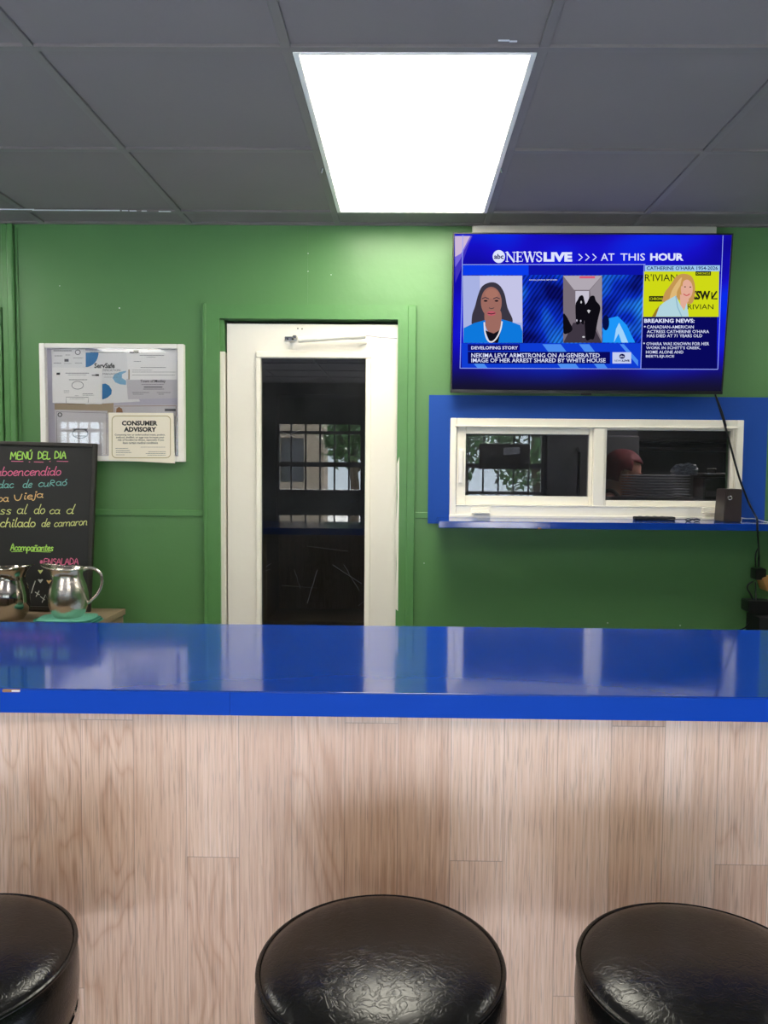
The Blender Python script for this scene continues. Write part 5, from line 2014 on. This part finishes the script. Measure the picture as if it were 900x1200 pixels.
chalk('green chalk subheading', M['chalk_green'], lambda d: (write(d, 'Acompañantes', 12, 62, 645, 8, .12, .95, -.01), d.ribbon([(13, 646.6), (26, 646.4)], .6, cbP), d.ribbon([(36, 646.2), (59, 647)], .6, cbP)))
chalk('pink chalk side dish line', M['chalk_pink'], lambda d: write(d, '*ENSALADA', 46, 92, 662, 7, .05, .8, .015))


def hearts(d):
    for x_, y_, m_i in ((47, 670, 0), (47, 681, 2), (57, 682, 1)):
        d.mi = m_i
        d.new()
        d.ribbon([(x_ - 2, y_ - 1.5), (x_, y_ + 1.6), (x_ + 2.2, y_ - 1.7)], 1.6, cbP)
        d.ribbon([(x_ - 1.6, y_ - .8), (x_ + 1.7, y_ - .9)], 1.6, cbP)


chalk('small chalk hearts in yellow, orange and white', [M['chalk_yellow'], M['chalk_peach'], M['chalk_white']], hearts)
chalk('white chalk marks', M['chalk_white'], lambda d: (d.ribbon([(41, 681), (38.5, 688), (36.5, 695)], 1, cbP), d.ribbon([(41, 694), (46, 697)], 1, cbP), d.ribbon([(45.5, 692.5), (42, 699)], 1, cbP), d.ribbon([(47, 699), (52, 703)], .9, cbP), d.ribbon([(49, 706), (53, 697), (55.5, 702), (58, 694)], .9, cbP)))


# pitchers
def pitcher(label, cx, cy, z0, m, spout, scale=1.):
    """bell pitcher; spout: direction (angle) of the lip, handle opposite"""
    t_ = thing('pitcher', label, 'pitcher', (cx, cy, z0), group='steel water pitchers')
    k_ = .00327 * scale
    prof_ = [(0, .4), (13.5, .2), (15.2, 0), (16, 1), (19.4, 6), (21.9, 14), (22.6, 20), (22.0, 28), (20.2, 37), (17.6, 44), (16.3, 48), (16.2, 51), (17.2, 54), (19.0, 57), (19.6, 57.4), (18.4, 56.6), (16.2, 53), (15.4, 49), (16.6, 44), (19.2, 37), (20.9, 28), (21.4, 20), (18, 6), (0, 3)]
    n_out = len(prof_)

    def warp(p_, a_, i):
        h_ = p_.z / k_
        f_ = max(0, (h_ - 44) / 13)
        c_ = math.cos(a_ - spout)
        if f_ > 0 and c_ > .2:
            q_ = ((c_ - .2) / .8) ** 2.2 * f_
            p_ = Vector((p_.x * (1 + .52 * q_), p_.y * (1 + .52 * q_), p_.z + 4.5 * k_ * q_))
        return p_
    s = MB()
    s.lathe([(r_ * k_, h_ * k_) for r_, h_ in prof_], (cx, cy, z0), 64, warp)
    s.build('body', m, t_)
    s = MB()
    dx, dy = math.cos(spout + PI), math.sin(spout + PI)
    H = [(17.5, 55.5), (24, 57.5), (32, 55), (37, 50), (38.5, 43), (37, 34), (32, 25), (26, 19), (21.8, 15.5)]
    pts = smooth_line([(cx + dx * r_ * k_, cy + dy * r_ * k_, z0 + h_ * k_) for r_, h_ in H], 5)
    s.tube(pts, [k_ * (2.3 - .7 * i / len(pts)) for i in range(len(pts))], 12)
    s.build('handle', m, t_)
    s = MB()
    s.tube([(cx + (19.4 * k_) * (1 + (.52 * max(0, (math.cos(a_ - spout) - .2) / .8) ** 2.2 if math.cos(a_ - spout) > .2 else 0)) * math.cos(a_),
             cy + (19.4 * k_) * (1 + (.52 * max(0, (math.cos(a_ - spout) - .2) / .8) ** 2.2 if math.cos(a_ - spout) > .2 else 0)) * math.sin(a_),
             z0 + k_ * (57.3 + 4.5 * (max(0, (math.cos(a_ - spout) - .2) / .8) ** 2.2 if math.cos(a_ - spout) > .2 else 0))) for a_ in [2 * PI * q / 64 for q in range(64)]], k_ * .75, 8, closed=True)
    s.build('rolled_rim', m, t_)
    return t_


def on_z(px, py, z):
    d_ = ray(px, py)
    return CAMP + d_ * ((z - CAMZ) / d_.z)


NAPZ = TZ + .022
p2 = on_z(80.5, 722.5, NAPZ)
pitcher('brushed steel pitcher standing on the folded teal cloth', p2.x, p2.y, NAPZ + .0005, M['steel_hammered'], PI + .15)
p1 = on_z(10.5, 725.5, TZ)
p1.y = max(p1.y, 2.87)
pitcher('polished shiny steel pitcher standing beside the teal cloth', p1.x, p1.y, TZ + .0005, M['steel'], -.25, 1.07)

# folded cloth under the pitcher
mb = MB()
nc = (p2.x - .002, p2.y - .005)
for L_, (wx, wy, z0, hh, rot) in enumerate([(.120, .085, 0, .007, .12), (.117, .083, .0065, .0035, .02), (.112, .080, .0095, .006, -.07), (.115, .080, .015, .003, .0), (.107, .078, .0175, .0045, .06)]):
    nseg = 40
    rings = []
    mb.mi = L_ % 2
    for f_, zz in ((.94, 0), (1.0, .35), (1.0, .65), (.95, 1.0), (.5, 1.0)):
        ring = []
        for k in range(nseg):
            a_ = 2 * PI * k / nseg
            e_ = .24
            X_ = math.copysign(abs(math.cos(a_)) ** (2 * e_), math.cos(a_)) * wx * f_
            Y_ = math.copysign(abs(math.sin(a_)) ** (2 * e_), math.sin(a_)) * wy * f_
            wob = .003 * math.sin(3 * a_ + L_) + .002 * math.sin(7 * a_ + 2 * L_)
            xr, yr = X_ * math.cos(rot) - Y_ * math.sin(rot), X_ * math.sin(rot) + Y_ * math.cos(rot)
            zz2 = TZ + .0005 + z0 + hh * zz
            if f_ > .9 and 0 < zz:
                zz2 += min(0, -.002 * math.sin(2 * a_ + L_) ** 2)
            ring.append(mb.bm.verts.new((nc[0] + xr + wob, nc[1] + yr + wob * .5, zz2)))
        rings.append(ring)
    for A_, B_ in zip(rings, rings[1:]):
        for k in range(nseg):
            mb.bm.faces.new((A_[k], A_[(k + 1) % nseg], B_[(k + 1) % nseg], B_[k])).material_index = L_ % 2
    mb.bm.faces.new(list(reversed(rings[0]))).material_index = L_ % 2
    mb.bm.faces.new(rings[-1]).material_index = L_ % 2
tag(mb.build('folded_cloth', [M['teal'], M['teal_deep']]), 'folded teal cloth under the brushed steel pitcher', 'cloth')

# ------------------------------------------------------------------ things on the window ledge
c0, c1 = at(845, 610.5, WY - .13), at(865, 573, WY - .13)
sp_ = thing('speaker', 'small brown-black box speaker on blue ledge by power cable', 'speaker', ((c0.x + c1.x) / 2, WY - .1, SZ))
mb = MB()
sh = c1.z - SZ
mb.prism([(c0.x - .004, WY - .165, SZ), (c1.x + .003, WY - .165, SZ), (c1.x + .003, WY - .165, SZ + sh), (c0.x + .003, WY - .165, SZ + sh)], (0, .10, 0))
bmesh.ops.bevel(mb.bm, geom=mb.bm.edges[:], offset=.003, segments=2, affect='EDGES')
mb.build('cabinet', M['brown_black'], sp_)
cc = at(855.5, 583.5, WY - .165)
mb = MB()
mb.tube([(cc.x + .0075 * math.cos(2 * PI * k / 24), WY - .1655, cc.z + .0075 * math.sin(2 * PI * k / 24)) for k in range(24)], .0016, 8, closed=True)
mb.build('logo_ring', M['chrome'], sp_)
mb = MB()
mb.tube([(cc.x, WY - .164, cc.z), (cc.x, WY - .1665, cc.z)], .0035, 12)
mb.build('knob', M['black'], sp_)
mb = MB()
pts = smooth_line([(c1.x + .002, WY - .09, SZ + .02), at(872, 607.5, WY - .08), at(884, 608, WY - .1), at(893, 610.5, WY - .16), (at(901, 613, WY - .2).x, WY - .2, SZ + .0025)], 6)
pts = [Vector((p_.x, p_.y, max(p_.z, SZ + .0022))) for p_ in pts]
mb.tube(pts, .0022, 8)
tag(mb.build('white_cable', M['white']), 'thin white cable from the speaker along the ledge', 'cable')
# remote control
ra, rb = at(742.5, 608, WY - .10), at(789.5, 608, WY - .10)
rm = thing('remote_control', 'slim black remote control lying on the blue ledge', 'remote control', ((ra.x + rb.x) / 2, WY - .10, SZ))
mb = MB()
mb.box((ra.x, WY - .125, SZ + .0003), (rb.x, WY - .085, SZ + .015), .004, 2)
mb.build('body', M['black_matt'], rm)
mb = MB()
for k in range(4):
    for j in range(2):
        x = ra.x + .02 + k * .03
        mb.box((x, WY - .117 + j * .016, SZ + .0152), (x + .012, WY - .109 + j * .016, SZ + .0168), .001, 1)
mb.build('button', M['steel_dark'], rm)
# spectacles: thin dark frame folded on the ledge
ga = thing('eyeglasses', 'folded dark eyeglasses lying beside the remote on the ledge', 'eyeglasses', (at(806, 610, WY - .14).x, WY - .15, SZ))
ge = [at(x, 609, WY - .15).x for x in (793, 802, 806, 815, 822)]
for (xa_, xb_) in ((ge[1], ge[2] + .008), (ge[2] + .018, ge[3] + .012)):
    mb = MB()
    cx_, rx_ = (xa_ + xb_) / 2, (xb_ - xa_) / 2
    mb.tube([(cx_ + rx_ * math.cos(2 * PI * k / 20), WY - .165 + .002 * math.sin(2 * PI * k / 20), SZ + .0065 + .005 * math.sin(2 * PI * k / 20)) for k in range(20)], .0018, 8, closed=True)
    mb.build('lens_rim', M['black'], ga)
mb = MB()
mb.tube([(ge[2] + .008, WY - .165, SZ + .009), (ge[2] + .013, WY - .167, SZ + .011), (ge[2] + .018, WY - .165, SZ + .009)], .0016, 8)
mb.build('bridge', M['black'], ga)
for x0_, x1_, yy in ((ge[1] - .001, ge[0] - .03, WY - .12), (ge[3] + .013, ge[1] + .01, WY - .14)):
    mb = MB()
    mb.tube(smooth_line([(x0_, WY - .165, SZ + .009), ((x0_ + x1_) / 2, (yy + WY - .165) / 2, SZ + .007), (x1_, yy, SZ + .003)], 4), .0017, 8)
    mb.build('temple', M['black'], ga)
# white hook at the end of the frame
mb = MB()
q = at(838.5, 606, FY - .012)
mb.box((q.x - .004, FY - .020, SZ + .0003), (q.x + .003, FY - .008, q.z + .012), .001, 1)
mb.box((q.x - .055, FY - .018, SZ + .0003), (q.x - .0045, FY - .0085, SZ + .008), .001, 1)
tag(mb.build('end_cap', M['white']), 'small white plastic corner cap beside the speaker', 'cap')

# ------------------------------------------------------------------ cables, plugs and the strip at the right
pwr = thing('power_cable', 'black television power cable hanging down the wall', 'cable', at(888, 672, WY - .03))
cy_ = WY - .045
path = [at(838, 461, WY - .06), at(842, 474, cy_), at(850, 500, FY - .012), at(858, 530, FY - .010), at(867, 562, FY - .008), at(877, 588, WY - .02), at(884, 602, WY - .10), at(887, 608.5, SFY - .004), at(887.8, 622, SFY - .006), at(888.6, 634, SFY + .06), at(889.5, 650, WY - .05), at(889, 664, WY - .03)]
mb = MB()
mb.tube(smooth_line(path, 6), .0042, 8)
mb.build('cord', M['black'], pwr)
mb = MB()
path = [at(838, 462, WY - .065), at(846, 482, cy_ - .004), at(851, 500, FY - .018)]
mb.tube(smooth_line(path, 6), .003, 8)
mb.build('thin_cord', M['black'], pwr)
mb = MB()
path = [at(888.5, 642, WY - .05), at(885.5, 650, WY - .03), at(885.5, 664, WY - .02)]
mb.tube(smooth_line(path, 6), .0032, 8)
mb.build('thin_cord', M['black'], pwr)
mb = MB()
a, b = at(883, 679, WY - .04), at(893, 666, WY - .04)
mb.box((a.x, WY - .06, a.z), (b.x + .012, WY - .004, b.z), .006, 2)
mb.build('plug', M['black'], pwr)
mb = MB()
a, b = at(890.5, 692, WY - .05), at(912, 676, WY - .05)
mb.prism([(a.x, WY - .075, b.z - .005), (a.x + .018, WY - .075, b.z + .002), (b.x, WY - .075, b.z), (b.x, WY - .075, a.z), (a.x + .02, WY - .075, a.z)], (0, .073, 0))
bmesh.ops.bevel(mb.bm, geom=mb.bm.edges[:], offset=.003, segments=2, affect='EDGES')
tag(mb.build('plug_adapter', M['amber']), 'amber plug adapter on the wall below the blue ledge', 'adapter')
st_ = thing('power_strip', 'black power strip on dark stand below the plug adapter', 'power strip', at(905, 720, WY - .05))
mb = MB()
a, b = at(874.5, 717.5, WY - .06), at(940, 704, WY - .06)
a_strip = a.z - .002
mb.prism([(a.x, WY - .08, a.z + .005), (a.x + .03, WY - .08, a.z - .006), (b.x, WY - .08, a.z - .006), (b.x, WY - .08, b.z - .005), (a.x + .05, WY - .08, b.z), (a.x, WY - .08, b.z)], (0, .075, 0))
bmesh.ops.bevel(mb.bm, geom=mb.bm.edges[:], offset=.003, segments=2, affect='EDGES')
mb.build('body', M['black'], st_)
for pth in ([at(882.5, 681, WY - .03), at(877, 685, WY - .025), at(876, 690, WY - .025), at(880, 697, WY - .03), at(883, 705, WY - .04)],
            [at(885.3, 682, WY - .03), at(885.5, 692, WY - .03), at(886, 705, WY - .04)],
            [at(880, 719.5, WY - .05), at(880, 727, WY - .04), at(874, 735, WY - .05), at(862, 741, WY - .06), at(850, 750, WY - .06)]):
    mb = MB()
    mb.tube(smooth_line(pth, 6), .0034, 8)
    if pth[0].z < a_strip + .01:
        tag(mb.build('hanging_cable', M['black']), 'black cable drooping from the power strip behind the bar', 'cable')
    else:
        mb.build('lead', M['black'], st_)
mb = MB()
a = at(890, 721, WY - .12)
zt_ = a_strip - .0062
mb.box((at(889.5, 730, WY - .13).x, WY - .13, .03), (at(960, 730, WY - .13).x, WY - .004, zt_), .006, 2)
for x in (a.x + .03, a.x + .2):
    for y in (WY - .11, WY - .03):
        mb.tube([(x, y, 0), (x, y, .031)], .012, 8)
tag(mb.build('black_stand', M['black_matt']), 'black box stand against the wall under power strip', 'stand')
